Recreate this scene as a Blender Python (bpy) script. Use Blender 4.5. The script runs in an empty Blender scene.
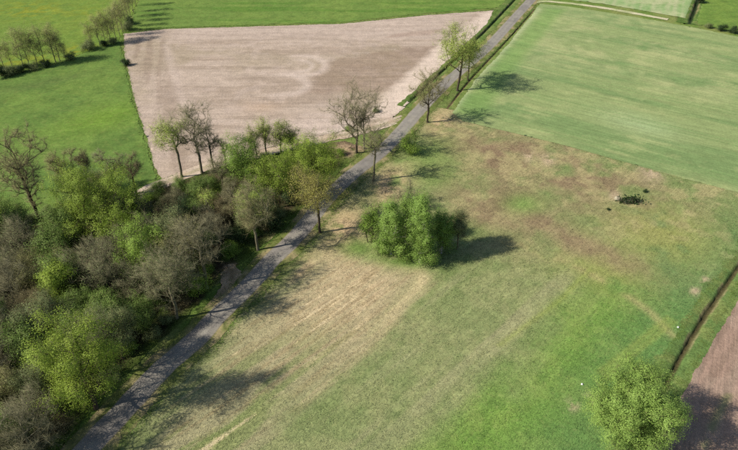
import bpy, math, random
import numpy as np
from mathutils import Vector

# ------------------------------------------------------------------ camera, sky, sun, exposure
scene = bpy.context.scene
COL = scene.collection
CAM_H, PITCH, FPX = 60.0, math.radians(36.0), 620.0      # drone height, tilt below horizon, focal length (px of a 738 px wide frame)
SP, CP = math.sin(PITCH), math.cos(PITCH)
cam = bpy.data.cameras.new("drone_camera")
cam.sensor_width = 36.0
cam.lens = FPX / 738.0 * 36.0
cam.clip_start, cam.clip_end = 0.5, 9000.0
cam_ob = bpy.data.objects.new("drone_camera", cam)
cam_ob.location = (0, 0, CAM_H)
cam_ob.rotation_euler = (math.radians(90.0) - PITCH, 0, 0)
COL.objects.link(cam_ob)
scene.camera = cam_ob

SUN_EL, SUN_AZ = math.radians(38.0), math.radians(255.0)   # azimuth clockwise from +Y
world = bpy.data.worlds.new("World")
scene.world = world
world.use_nodes = True
wn = world.node_tree
sky = wn.nodes.new("ShaderNodeTexSky")
sky.sky_type = 'NISHITA'
sky.sun_disc = False
sky.sun_elevation = SUN_EL
sky.sun_rotation = SUN_AZ
wn.links.new(sky.outputs[0], wn.nodes["Background"].inputs[0])
wn.nodes["Background"].inputs[1].default_value = 0.088
sun = bpy.data.lights.new("sun", 'SUN')
sun.energy = 5.0
sun.angle = math.radians(0.53)
sun.color = (1.0, 0.94, 0.84)
sun_ob = bpy.data.objects.new("sun", sun)
sdir = Vector((math.sin(SUN_AZ) * math.cos(SUN_EL), math.cos(SUN_AZ) * math.cos(SUN_EL), math.sin(SUN_EL)))
sun_ob.rotation_euler = sdir.to_track_quat('Z', 'Y').to_euler()
sun_ob.location = (-60, -20, 90)
COL.objects.link(sun_ob)
vs = scene.view_settings
vs.view_transform, vs.look, vs.exposure, vs.gamma = 'Standard', 'None', 0.62, 1.0
vs.use_curve_mapping = False
scene.cycles.use_denoising = False
scene.cycles.pixel_filter_type = 'BLACKMAN_HARRIS'
scene.cycles.filter_width = 1.5
scene.cycles.max_bounces = 6
scene.cycles.sample_clamp_indirect = 2.0
scene.cycles.sample_clamp_direct = 8.0
ALB = 0.72            # photographed sRGB value -> surface albedo

# ------------------------------------------------------------------ measuring helpers
def gp(u, v):
    """ground point seen at photo pixel (u, v)"""
    a = (v - 225.0) / FPX
    t = CAM_H / (SP + a * CP)
    return (t * (u - 369.0) / FPX, t * (CP - a * SP))

def gpoly(pts):
    return np.array([gp(u, v) for u, v in pts])

def to_uv(X, Y):
    d = Y * CP + CAM_H * SP
    return 369.0 + FPX * X / d, 225.0 + FPX * (CAM_H * CP - Y * SP) / d

def height_at(v, vtop):
    """height of a thing standing at row v whose top shows at row vtop"""
    Y = gp(369, v)[1]
    q = (vtop - 225.0) / FPX
    return CAM_H - Y * (SP + q * CP) / (CP - q * SP)

def px_per_m(v):
    return (FPX * SP + (v - 225.0) * CP) / CAM_H

def lin(c):
    c = np.asarray(c, float) / 255.0
    return np.where(c <= 0.04045, c / 12.92, ((c + 0.055) / 1.055) ** 2.4)

def alb(c, k=1.0):
    return lin(c) * ALB * k

def _h(ix, iy, seed):
    n = (ix * 374761393 + iy * 668265263 + seed * 2147483647) & 0xFFFFFFFF
    n = ((n ^ (n >> 13)) * 1274126177) & 0xFFFFFFFF
    return ((n ^ (n >> 16)) & 0xFFFF) / 65535.0

def vnoise(x, y, seed=0):
    x, y = np.broadcast_arrays(np.asarray(x, float), np.asarray(y, float))
    ix, iy = np.floor(x).astype(np.int64), np.floor(y).astype(np.int64)
    fx, fy = x - ix, y - iy
    fx, fy = fx * fx * (3 - 2 * fx), fy * fy * (3 - 2 * fy)
    a, b = _h(ix, iy, seed), _h(ix + 1, iy, seed)
    c, d = _h(ix, iy + 1, seed), _h(ix + 1, iy + 1, seed)
    return (a * (1 - fx) + b * fx) * (1 - fy) + (c * (1 - fx) + d * fx) * fy

def fbm(x, y, seed=0, octv=4, gain=0.55):
    s, a, t = 0.0, 1.0, 0.0
    for o in range(octv):
        s = s + a * vnoise(x * 2 ** o + 17.3 * o, y * 2 ** o - 9.1 * o, seed + o)
        t += a
        a *= gain
    return s / t

def smooth(e0, e1, x):
    t = np.clip((x - e0) / (e1 - e0), 0, 1)
    return t * t * (3 - 2 * t)

def mixc(c, d, m):
    return c + (np.asarray(d) - c) * np.clip(m, 0, 1)[:, None]

def blob(u, v, cu, cv, ru, rv, ang=0.0):
    a = math.radians(ang)
    x, y = u - cu, v - cv
    p, q = (x * math.cos(a) + y * math.sin(a)) / ru, (-x * math.sin(a) + y * math.cos(a)) / rv
    return np.exp(-(p * p + q * q))

def poly_sd(P, X, Y):
    """signed distance to polygon, negative inside"""
    d = np.full(X.shape, 1e18)
    s = np.ones(X.shape)
    n = len(P)
    for i in range(n):
        ax, ay = P[i]
        bx, by = P[i - 1]
        ex, ey = bx - ax, by - ay
        wx, wy = X - ax, Y - ay
        t = np.clip((wx * ex + wy * ey) / max(ex * ex + ey * ey, 1e-9), 0, 1)
        d = np.minimum(d, (wx - ex * t) ** 2 + (wy - ey * t) ** 2)
        c1, c2, c3 = Y >= ay, Y < by, ex * wy > ey * wx
        s = np.where((c1 & c2 & c3) | (~c1 & ~c2 & ~c3), -s, s)
    return s * np.sqrt(d)

def line_d(P, X, Y):
    d = np.full(np.shape(X), 1e18)
    for i in range(len(P) - 1):
        ax, ay = P[i]
        bx, by = P[i + 1]
        ex, ey = bx - ax, by - ay
        wx, wy = X - ax, Y - ay
        t = np.clip((wx * ex + wy * ey) / max(ex * ex + ey * ey, 1e-9), 0, 1)
        d = np.minimum(d, (wx - ex * t) ** 2 + (wy - ey * t) ** 2)
    return np.sqrt(d)

def resample(P, step):
    P = np.asarray(P, float)
    # Catmull-Rom through the points, then even spacing
    Q = np.vstack([2 * P[0] - P[1], P, 2 * P[-1] - P[-2]])
    out = []
    for i in range(1, len(Q) - 2):
        for t in np.linspace(0, 1, 24, endpoint=False):
            a, b, c, d = Q[i - 1], Q[i], Q[i + 1], Q[i + 2]
            out.append(0.5 * (2 * b + (c - a) * t + (2 * a - 5 * b + 4 * c - d) * t * t + (3 * b - a - 3 * c + d) * t ** 3))
    out.append(P[-1])
    out = np.array(out)
    L = np.concatenate([[0], np.cumsum(np.hypot(*np.diff(out, axis=0).T))])
    s = np.arange(0, L[-1], step)
    return np.stack([np.interp(s, L, out[:, 0]), np.interp(s, L, out[:, 1])], 1)

# ------------------------------------------------------------------ mesh helpers
def np_mesh(name, verts, faces, col=None, tint=None, smooth_shade=False):
    """faces: (n,3) or (n,4) int array; col: per-vertex colours; tint: per-face float"""
    verts = np.asarray(verts, np.float32)
    faces = np.asarray(faces, np.int32)
    k = faces.shape[1]
    me = bpy.data.meshes.new(name)
    me.vertices.add(len(verts))
    me.vertices.foreach_set("co", verts.ravel())
    me.loops.add(faces.size)
    me.loops.foreach_set("vertex_index", faces.ravel())
    me.polygons.add(len(faces))
    me.polygons.foreach_set("loop_start", np.arange(0, faces.size, k, dtype=np.int32))
    if smooth_shade:
        me.polygons.foreach_set("use_smooth", np.ones(len(faces), bool))
    if col is not None:
        at = me.attributes.new("col", 'FLOAT_COLOR', 'POINT')
        at.data.foreach_set("color", np.hstack([col, np.ones((len(col), 1))]).astype(np.float32).ravel())
    if tint is not None:
        at = me.attributes.new("tint", 'FLOAT', 'FACE')
        at.data.foreach_set("value", np.asarray(tint, np.float32))
    me.update(calc_edges=True)
    me.validate()
    return me

def put(name, me, mat=None, parent=None, kind=None, label=None, cat=None, group=None):
    o = bpy.data.objects.new(name, me)
    COL.objects.link(o)
    if mat is not None and not me.materials:
        me.materials.append(mat)
    if parent is not None:
        o.parent = parent
    tag(o, kind, label, cat, group)
    return o

def tag(o, kind=None, label=None, cat=None, group=None):
    for k, x in (("kind", kind), ("label", label), ("category", cat), ("group", group)):
        if x:
            o[k] = x

def thing(name, label, cat, loc=(0, 0, 0), rotz=0.0, scale=(1, 1, 1), group=None):
    o = bpy.data.objects.new(name, None)
    COL.objects.link(o)
    o.empty_display_size = 0.5
    o.location, o.rotation_euler, o.scale = loc, (0, 0, rotz), scale
    tag(o, None, label, cat, group)
    return o

# ------------------------------------------------------------------ materials
def new_mat(name):
    m = bpy.data.materials.new(name)
    m.use_nodes = True
    nt = m.node_tree
    b = nt.nodes["Principled BSDF"]
    b.inputs["Roughness"].default_value = 0.9
    b.inputs["Specular IOR Level"].default_value = 0.15
    return m, nt, b

def nd(nt, t, **kw):
    n = nt.nodes.new(t)
    for k, x in kw.items():
        setattr(n, k, x)
    return n

def noise(nt, vec, scale, detail=4, rough=0.6):
    n = nd(nt, "ShaderNodeTexNoise")
    n.inputs["Scale"].default_value = scale
    n.inputs["Detail"].default_value = detail
    n.inputs["Roughness"].default_value = rough
    nt.links.new(vec, n.inputs["Vector"])
    return n.outputs["Fac"]

def ramp(nt, fac, a, b, lo, hi):
    r = nd(nt, "ShaderNodeMapRange")
    r.inputs["From Min"].default_value, r.inputs["From Max"].default_value = a, b
    r.inputs["To Min"].default_value, r.inputs["To Max"].default_value = lo, hi
    nt.links.new(fac, r.inputs["Value"])
    return r.outputs["Result"]

def math_n(nt, op, a, b):
    m = nd(nt, "ShaderNodeMath", operation=op)
    for i, x in enumerate((a, b)):
        if isinstance(x, (int, float)):
            m.inputs[i].default_value = x
        else:
            nt.links.new(x, m.inputs[i])
    return m.outputs[0]

def field_mat(name, angle=0.0, stretch=0.0, fine=2.2, var=0.35, bump=0.5, tint_to=None, tint_amt=0.3, stretch_scale=1.2):
    """soil or sward: the surface's own colour from 'col', broken up by noise and (optionally) noise drawn out along the rows"""
    m, nt, b = new_mat(name)
    L = nt.links
    at = nd(nt, "ShaderNodeAttribute", attribute_name="col")
    tc = nd(nt, "ShaderNodeTexCoord")
    obj = tc.outputs["Object"]
    n1 = noise(nt, obj, fine, 5, 0.7)
    n2 = noise(nt, obj, fine * 0.22, 4, 0.6)
    f = math_n(nt, 'MULTIPLY', ramp(nt, n1, 0.25, 0.75, 1 - var, 1 + var), ramp(nt, n2, 0.3, 0.7, 1 - var * 0.5, 1 + var * 0.5))
    hgt = n1
    if stretch:
        mp = nd(nt, "ShaderNodeMapping")
        mp.inputs["Rotation"].default_value = (0, 0, -angle)
        L.new(obj, mp.inputs["Vector"])
        mp2 = nd(nt, "ShaderNodeMapping")
        mp2.inputs["Scale"].default_value = (0.06, 1.0, 1.0)
        L.new(mp.outputs[0], mp2.inputs["Vector"])
        n3 = noise(nt, mp2.outputs[0], stretch_scale, 4, 0.65)
        f = math_n(nt, 'MULTIPLY', f, ramp(nt, n3, 0.3, 0.7, 1 - stretch, 1 + stretch))
        hgt = math_n(nt, 'ADD', n1, n3)
    mul = nd(nt, "ShaderNodeVectorMath", operation='SCALE')
    L.new(at.outputs["Color"], mul.inputs[0])
    L.new(f, mul.inputs["Scale"])
    out = mul.outputs[0]
    if tint_to is not None:
        n4 = noise(nt, obj, fine * 0.55, 5, 0.65)
        mx = nd(nt, "ShaderNodeMix", data_type='RGBA')
        L.new(ramp(nt, n4, 0.5, 0.75, 0.0, tint_amt), mx.inputs["Factor"])
        L.new(out, mx.inputs["A"])
        mx.inputs["B"].default_value = (*[float(q) for q in tint_to], 1)
        out = mx.outputs["Result"]
    L.new(out, b.inputs["Base Color"])
    bp = nd(nt, "ShaderNodeBump")
    bp.inputs["Strength"].default_value = bump
    bp.inputs["Distance"].default_value = 0.12
    L.new(hgt, bp.inputs["Height"])
    L.new(bp.outputs[0], b.inputs["Normal"])
    b.inputs["Specular IOR Level"].default_value = 0.05
    return m

def leaf_mat(name, c_dark, c_light, trans=0.3):
    m, nt, b = new_mat(name)
    L = nt.links
    at = nd(nt, "ShaderNodeAttribute", attribute_name="tint")
    oi = nd(nt, "ShaderNodeObjectInfo")
    f = math_n(nt, 'ADD', at.outputs["Fac"], ramp(nt, oi.outputs["Random"], 0, 1, -0.12, 0.12))
    mx = nd(nt, "ShaderNodeMix", data_type='RGBA')
    L.new(f, mx.inputs["Factor"])
    mx.inputs["A"].default_value = (*c_dark, 1)
    mx.inputs["B"].default_value = (*c_light, 1)
    L.new(mx.outputs["Result"], b.inputs["Base Color"])
    b.inputs["Roughness"].default_value = 0.6
    tr = nd(nt, "ShaderNodeBsdfTranslucent")
    L.new(mx.outputs["Result"], tr.inputs["Color"])
    ms = nd(nt, "ShaderNodeMixShader")
    ms.inputs[0].default_value = trans
    L.new(b.outputs[0], ms.inputs[1])
    L.new(tr.outputs[0], ms.inputs[2])
    L.new(ms.outputs[0], nt.nodes["Material Output"].inputs["Surface"])
    return m

def bark_mat(name, c1, c2, scale=6.0):
    m, nt, b = new_mat(name)
    L = nt.links
    tc = nd(nt, "ShaderNodeTexCoord")
    n = noise(nt, tc.outputs["Object"], scale, 4, 0.7)
    mx = nd(nt, "ShaderNodeMix", data_type='RGBA')
    L.new(ramp(nt, n, 0.35, 0.65, 0, 1), mx.inputs["Factor"])
    mx.inputs["A"].default_value = (*c1, 1)
    mx.inputs["B"].default_value = (*c2, 1)
    L.new(mx.outputs["Result"], b.inputs["Base Color"])
    bp = nd(nt, "ShaderNodeBump")
    bp.inputs["Strength"].default_value = 0.5
    bp.inputs["Distance"].default_value = 0.03
    L.new(n, bp.inputs["Height"])
    L.new(bp.outputs[0], b.inputs["Normal"])
    return m

def tuft_mat(name):
    m, nt, b = new_mat(name)
    at = nd(nt, "ShaderNodeAttribute", attribute_name="col")
    nt.links.new(at.outputs["Color"], b.inputs["Base Color"])
    tr = nd(nt, "ShaderNodeBsdfTranslucent")
    nt.links.new(at.outputs["Color"], tr.inputs["Color"])
    ms = nd(nt, "ShaderNodeMixShader")
    ms.inputs[0].default_value = 0.15
    nt.links.new(b.outputs[0], ms.inputs[1])
    nt.links.new(tr.outputs[0], ms.inputs[2])
    nt.links.new(ms.outputs[0], nt.nodes["Material Output"].inputs["Surface"])
    return m

# ------------------------------------------------------------------ lines of the place (measured on the ground plane)
ROAD_L = [(45, 484), (80, 444.7), (110.7, 410), (148, 370), (188, 335), (204, 317), (237.5, 285), (259, 262), (281, 242), (296, 225), (316, 200), (340, 177), (369, 155), (388, 137), (401, 123), (413, 110), (440, 82), (481, 47.6), (513, 14), (526, 0), (548, -23)]
ROAD_R = [(70, 484), (103, 444.7), (137, 410), (175, 370), (213, 335), (229, 317), (262, 285), (281, 262), (301, 242), (316, 225), (336, 200), (359, 177), (386, 155), (404, 137), (416, 123), (427, 110), (455, 82), (494, 47.6), (524, 14), (537, 0), (558, -23)]
rc = (gpoly(ROAD_L) + gpoly(ROAD_R)) / 2
d0, d1 = rc[0] - rc[1], rc[-1] - rc[-2]
rc = np.vstack([rc[0] + d0 * 3, rc, rc[-1] + d1 / np.linalg.norm(d1) * 120])
ROAD = resample(rc, 1.0)
ROAD_W = 3.1
TRACK = resample(gpoly([(120, 205), (150, 189), (182, 176.5), (215, 164), (260, 154), (295, 145.5), (330, 138), (360, 131), (392, 122), (408, 117)]), 0.8)
DITCH = resample(gpoly([(800, 180), (763, 232), (738, 268), (721, 292), (695, 332), (672, 373), (650, 412), (628, 455), (600, 510)]), 0.5)
DITCH_W = resample(gpoly([(404, 107), (424, 88), (452, 62), (470, 45), (486, 30), (505, 10), (522, -8)]), 0.8)     # left of the far road
DITCH_E = resample(gpoly([(447, 109), (470, 80), (500, 48), (520, 26), (535, 9)]), 0.8)       # right of the far road
DITCH_N = resample(gpoly([(689, 24), (694, 12), (698, 0), (704, -20)]), 0.8)
ALL_DITCH = [(DITCH, 0.4, 0.5), (DITCH_W, 0.5, 0.5), (DITCH_E, 0.3, 0.3), (DITCH_N, 0.7, 0.7)]   # (line, half width, depth)

def bank_z(X, Y):
    z = np.zeros(np.shape(X))
    for P, hw, dep in ALL_DITCH:
        z = np.minimum(z, np.interp(line_d(P[::2], X, Y) / hw, [0, 0.25, 0.6, 1.1, 1.6], [-dep, -dep * .95, -dep * .7, -dep * .1, 0]))
    return z

def ditch_cut(X, Y, extra=0.0, wide=0.0):
    z = np.zeros(np.shape(X))
    for P, hw, dep in ALL_DITCH:
        d = line_d(P[5:-5:2] if len(P) > 20 else P[::2], X, Y)
        z = np.minimum(z, -(dep + extra) * (1 - smooth(hw * 1.0 + wide, hw * 1.75 + wide * 1.15, d)))
    return z

TILLED = [(124, 34), (148, 31), (169, 29), (240, 27), (342, 24), (430, 15), (494, 10.5), (484, 29), (462, 51), (437, 77), (416, 97), (401, 111), (393, 118), (360, 127), (330, 134), (295, 141), (260, 150), (215, 160), (182, 171.5), (162, 180), (155, 168), (149, 146), (134, 98), (124, 51)]
CEREAL = [(540, 4), (566, 6.5), (590, 10), (651, 20), (695, 28), (738, 37), (860, 62), (1010, 165), (1000, 265), (860, 225), (738, 193), (666, 174), (579, 149.5), (530, 137), (488, 127.5), (462, 121), (452, 113), (474, 82), (505, 48), (525, 23)]
FAR_CROP = [(552, -26), (900, 20), (738, 27), (697, 20), (694, 20), (651, 12), (600, 3.5), (560, -1), (545, -2)]
FAR_GREEN = [(702, -30), (1100, 40), (1000, 110), (738, 33), (698, 24), (696, 12)]
NORTH_PAST = [(136, 10), (150, -28), (530, -28), (512, -6), (497, 8), (430, 13), (342, 22), (240, 25.5), (169, 27.5), (140, 30), (130, 26)]
WEST_PAST = [(-260, 110), (-60, 88), (0, 76), (30, 70), (60, 64), (90, 50), (118, 40), (122, 52), (132, 98), (147, 146), (153, 168), (158, 180), (150, 200), (60, 225), (-40, 240), (-260, 250)]
DANDELION = [(-300, 105), (-330, -28), (150, -28), (133, 12), (122, 36), (116, 42), (90, 50), (60, 63), (30, 69), (0, 75), (-60, 87)]
WOOD = [(-260, 250), (-40, 236), (0, 222), (40, 212), (60, 208), (110, 200), (150, 190), (185, 180), (230, 164), (262, 157), (300, 148), (345, 141), (368, 148), (345, 168), (325, 190), (312, 200), (296, 216), (282, 228), (262, 246), (240, 264), (215, 285), (185, 318), (150, 350), (118, 380), (85, 418), (60, 452), (20, 500), (-20, 560), (-300, 560)]
MEADOW = [(62, 500), (104, 447), (140, 411), (178, 371), (216, 335), (232, 317), (264, 286), (284, 262), (304, 242), (319, 225), (339, 200), (362, 177), (388, 156), (406, 138), (418, 124), (429, 110), (440, 100), (450, 107), (456, 110), (466, 118), (490, 124), (532, 134), (581, 146.5), (668, 170.5), (740, 189), (860, 221), (820, 170), (763, 232), (738, 268), (721, 292), (695, 332), (672, 373), (650, 412), (628, 455), (600, 510), (570, 560), (10, 560)]
CORNER = [(900, 190), (770, 255), (738, 301), (710, 346), (682, 394), (662, 430), (640, 475), (600, 560), (1000, 600), (1200, 380)]

# ------------------------------------------------------------------ colours of the ground covers
row_dir = np.array(gp(420, 285)) - np.array(gp(215, 440))
row_dir /= np.linalg.norm(row_dir)
ROW_ANG = math.atan2(row_dir[1], row_dir[0])
STRAW = gpoly([(322, 246), (360, 254), (400, 262), (426, 268), (428, 284), (392, 322), (352, 360), (300, 410), (230, 470), (100, 500), (150, 420), (195, 375), (240, 330), (285, 290)])
BAND = gpoly([(520, 258), (560, 285), (500, 350), (430, 420), (370, 480), (250, 480), (330, 400), (395, 330), (440, 275)])

def col_meadow(X, Y):
    u, v = to_uv(X, Y)
    t = X * row_dir[0] + Y * row_dir[1]
    s = -X * row_dir[1] + Y * row_dir[0]
    n_big = fbm(X * 0.06, Y * 0.06, 3)
    n_mid = fbm(X * 0.25, Y * 0.25, 11)
    n_sm = fbm(X * 0.9, Y * 0.9, 21, 3)
    str1 = fbm(s * 0.55, t * 0.05, 31, 4)
    str2 = fbm(s * 1.6, t * 0.09, 41, 3)
    c = np.tile(alb((112, 126, 72)), (len(X), 1))
    c = mixc(c, alb((132, 136, 86)), smooth(0.42, 0.62, n_mid) * 0.7)
    c = mixc(c, alb((90, 110, 56)), smooth(0.5, 0.68, n_sm) * 0.5)
    # greener, lusher low right part
    lush = smooth(-25, 45, (u - 520) * 0.75 + (v - 330) * 0.65 + (n_big - 0.5) * 90) * smooth(-60, 10, v - 285 - (u - 560) * 0.35)
    c = mixc(c, alb((100, 132, 50)), lush * 0.95)
    c = mixc(c, alb((122, 142, 64)), lush * smooth(0.45, 0.65, n_mid) * 0.5)
    c = mixc(c, alb((84, 112, 48)), lush * smooth(0.55, 0.7, n_sm) * 0.5)
    # blue-green grass by the ditch
    dd = line_d(DITCH, X, Y)
    c = mixc(c, alb((82, 116, 62)), (1 - smooth(3, 14, dd)) * smooth(200, 240, v) * 0.7)
    # olive-yellow
    c = mixc(c, alb((138, 140, 70)), np.clip(blob(u, v, 660, 232, 60, 28, 15) + 0.8 * blob(u, v, 600, 268, 50, 22, 20), 0, 1) * smooth(0.35, 0.6, n_mid + 0.1) * 0.75)
    # pale dry band beside the straw
    band = smooth(6, -8, poly_sd(BAND, X, Y) + (n_big - 0.5) * 16)
    c = mixc(c, alb((132, 134, 90)), band * (0.35 + 0.5 * smooth(0.4, 0.65, str1)))
    c = mixc(c, alb((150, 144, 106)), band * smooth(0.55, 0.72, str1) * 0.5)
    # brown, sparse upper meadow
    br = (blob(u, v, 560, 172, 105, 30, 14) + blob(u, v, 500, 215, 55, 26, 20) + 0.8 * blob(u, v, 585, 245, 70, 12, 24) + 0.6 * blob(u, v, 480, 150, 50, 20, 0))
    br = np.clip(br, 0, 1.1) * smooth(0.28, 0.62, n_mid * 0.6 + n_big * 0.4 + 0.06)
    c = mixc(c, alb((136, 118, 86)), br * 0.85)
    c = mixc(c, alb((120, 100, 76)), br * smooth(0.48, 0.66, n_mid) * 0.75)
    c = mixc(c, alb((158, 146, 100)), smooth(0.5, 0.66, fbm(X * 0.35, Y * 0.35, 51)) * smooth(300, 180, v) * smooth(380, 430, u) * 0.6)
    c = mixc(c, alb((98, 130, 54)), np.clip(blob(u, v, 523, 204, 22, 11) + blob(u, v, 470, 228, 30, 8, 10) * .4, 0, 1) * 0.8)
    c = mixc(c, alb((112, 136, 62)), np.clip(blob(u, v, 425, 152, 32, 16) + 0.8 * blob(u, v, 420, 178, 40, 12), 0, 1) * 0.75)
    # straw stubble left of centre
    sd = poly_sd(STRAW, X, Y)
    st = smooth(3.5, -3.5, sd + (n_big - 0.5) * 9 + (str1 - 0.5) * 7)
    c = mixc(c, alb((146, 138, 102)), st * 0.85)
    strong = st * np.clip(blob(u, v, 365, 285, 95, 48, -35) * 1.3, 0, 1)
    c = mixc(c, alb((176, 156, 120)), strong * (0.6 + 0.4 * smooth(0.4, 0.6, str2)))
    c = mixc(c, alb((128, 112, 76)), st * smooth(0.5, 0.66, str2) * 0.6)
    c = mixc(c, alb((106, 122, 62)), st * smooth(0.5, 0.62, str1) * smooth(300, 400, v) * 0.8)
    c = mixc(c, alb((196, 178, 138)), st * smooth(0.66, 0.78, str2) * 0.8)
    edge = np.exp(-((sd + 0.8) / 1.1) ** 2) * smooth(-6, 8, s - 0) if False else np.exp(-((sd + 0.8) / 0.9) ** 2) * smooth(350, 400, u) * smooth(420, 300, v)
    c = mixc(c, alb((186, 168, 126)), edge * 0.6)
    # verge: sandy near the bend, grassy elsewhere
    dr = line_d(ROAD, X, Y)
    c = mixc(c, alb((96, 110, 54)), (1 - smooth(2.2, 4.8, dr + (n_mid - 0.5) * 4)) * 0.8)
    sandy = np.clip(blob(u, v, 345, 228, 26, 22, -45) + blob(u, v, 390, 185, 22, 20, -45) + 0.9 * blob(u, v, 440, 122, 16, 12) + .7 * blob(u, v, 300, 268, 18, 10, -40), 0, 1)
    c = mixc(c, alb((176, 150, 112)), sandy * smooth(0.3, 0.55, n_mid + 0.08) * 0.95)
    c = mixc(c, alb((112, 120, 66)), sandy * smooth(0.58, 0.7, n_sm) * 0.8)
    c = mixc(c, alb((94, 122, 50)), np.clip(blob(u, v, 358, 247, 18, 8) + blob(u, v, 400, 262, 40, 7, 8), 0, 1) * 0.9)
    # worn line across the meadow and bare scrapes
    wl = line_d(gpoly([(520, 245), (565, 262), (612, 285), (650, 312), (672, 335)]), X, Y)
    c = mixc(c, alb((152, 142, 92)), np.exp(-(wl / 0.7) ** 2) * 0.6 * smooth(0.35, 0.55, n_mid))
    for cu, cv, r in ((695, 291, 5), (706, 280, 4.5), (572, 405, 7), (590, 398, 6), (548, 160, 7), (530, 157, 6), (652, 172, 12), (615, 196, 6)):
        c = mixc(c, alb((168, 148, 118)), blob(u, v, cu, cv, r, r * 0.8) * smooth(0.35, 0.55, n_sm + 0.05) * 0.9)
    # tyre traces
    for P in ([(600, 372), (640, 340), (668, 318)], [(606, 376), (646, 344), (674, 322)], [(500, 345), (560, 300), (590, 270)]):
        c = mixc(c, alb((128, 140, 62)), np.exp(-(line_d(gpoly(P), X, Y) / 0.45) ** 2) * 0.55)
    g = c.mean(1, keepdims=True)
    return (c * 0.9 + g * 0.1) * 1.3

def col_tilled(X, Y):
    u, v = to_uv(X, Y)
    nb, nm, ns = fbm(X * 0.05, Y * 0.05, 61), fbm(X * 0.3, Y * 0.3, 62), fbm(X * 0.05, Y * 0.5, 63)
    c = np.tile(alb((182, 164, 147)), (len(X), 1))
    c = mixc(c, alb((150, 132, 114)), smooth(0.42, 0.6, ns) * 0.5 * smooth(155, 185, u))
    c = mixc(c, alb((152, 138, 112)), smooth(0.5, 0.65, nb) * 0.5)
    c = mixc(c, alb((188, 170, 156)), smooth(0.55, 0.7, nm) * 0.4)
    hl = smooth(186, 168, u - (v - 50) * 0.1)                    # headland on the left, worked the other way
    ns2 = fbm((X + 0.25 * Y) * 0.6, Y * 0.06, 64)
    c = mixc(c, alb((138, 120, 104)), hl * smooth(0.42, 0.6, ns2) * 0.45)
    c = mixc(c, alb((190, 172, 158)), np.exp(-(line_d(gpoly([(166, 45), (174, 75), (184, 105)]), X, Y) / 1.2) ** 2) * 0.55)
    dk = gpoly([(306, 92), (312, 76), (326, 61), (375, 53), (438, 45), (430, 55), (408, 76), (388, 92)])
    c = mixc(c, alb((140, 119, 102)), smooth(1.5, -1.5, poly_sd(dk, X, Y) + (nm - .5) * 4) * 0.5)
    dk2 = gpoly([(384, 38), (400, 33), (444, 29), (430, 35)])
    c = mixc(c, alb((146, 120, 102)), smooth(0.8, -0.8, poly_sd(dk2, X, Y)) * 0.75)
    hr = gpoly([(440, 44), (490, 10), (500, 18), (402, 114), (366, 120), (386, 94)])
    c = mixc(c, alb((212, 193, 176)), smooth(1.5, -1.5, poly_sd(hr, X, Y) + (nm - .5) * 3) * 0.9)
    top = smooth(44, 34, v) * smooth(500, 420, u)
    c = mixc(c, alb((188, 170, 156)), top * 0.5)
    for cu, cv, a, b, w in ((300, 66, 25, 10, .2), (284, 85, 23, 10, .24), (296, 66, 16, 6, .2), (315, 124, 32, 9, .16), (318, 126, 24, 6, .2)):
        e = np.sqrt(((u - cu) / a) ** 2 + ((v - cv) / b) ** 2)
        c = mixc(c, alb((206, 188, 174)), np.exp(-((e - 1) / w) ** 2) * smooth(cu - a * .9, cu + a * .5, u) * 0.6)
    c = mixc(c, alb((198, 180, 166)), blob(u, v, 310, 126, 36, 9) * 0.7)
    c = mixc(c, alb((186, 158, 130)), blob(u, v, 260, 108, 20, 6) * 0.4)
    return c

cer_dir = np.array(gp(666, 174)) - np.array(gp(530, 137))
cer_dir /= np.linalg.norm(cer_dir)
CER_ANG = math.atan2(cer_dir[1], cer_dir[0])

def col_cereal(X, Y):
    u, v = to_uv(X, Y)
    t = X * cer_dir[0] + Y * cer_dir[1]
    s = -X * cer_dir[1] + Y * cer_dir[0]
    nb, nm = fbm(X * 0.04, Y * 0.04, 71), fbm(X * 0.2, Y * 0.2, 72)
    sb = fbm(s * 0.16, t * 0.02, 73)
    sf = fbm(s * 0.7, t * 0.05, 74)
    c = np.tile(alb((139, 153, 100)), (len(X), 1))
    c = mixc(c, alb((114, 138, 86)), smooth(0.45, 0.62, sb) * 0.8)
    c = mixc(c, alb((164, 170, 116)), smooth(0.52, 0.68, sf * 0.5 + nm * 0.5) * 0.6)
    dry = np.clip(blob(u, v, 575, 40, 55, 22, 20) + 0.9 * blob(u, v, 660, 48, 80, 20, 15) + 0.8 * blob(u, v, 690, 90, 70, 10, 12) + .7 * blob(u, v, 535, 55, 18, 22, -45), 0, 1)
    c = mixc(c, alb((170, 172, 122)), dry * smooth(0.38, 0.6, nm * .6 + sb * .4) * 0.6)
    c = mixc(c, alb((160, 176, 128)), blob(u, v, 640, 125, 40, 10, 14) * 0.6)
    hl = gpoly([(545, 8), (565, 10), (510, 75), (482, 120), (455, 112)])
    c = mixc(c, alb((120, 150, 82)), smooth(2, -2, poly_sd(hl, X, Y)) * 0.7)
    for k in range(9):                                           # tramlines along the rows
        s0 = s.min() + 6 + 15.0 * k
        for o in (-0.9, 0.9):
            c = mixc(c, alb((112, 140, 84)), np.exp(-((s - s0 - o) / 0.28) ** 2) * 0.55)
    c = mixc(c, alb((176, 184, 138)), np.exp(-(line_d(DITCH_E, X, Y) - 1.2) ** 2 / 0.8) * 0.6)
    return c

def col_simple(c0, c1, c2, seed, sc=0.15):
    def f(X, Y):
        c = np.tile(alb(c0), (len(X), 1))
        c = mixc(c, alb(c1), smooth(0.42, 0.62, fbm(X * sc, Y * sc, seed)) * 0.8)
        return mixc(c, alb(c2), smooth(0.55, 0.7, fbm(X * sc * 4, Y * sc * 4, seed + 5)) * 0.6)
    return f

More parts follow.
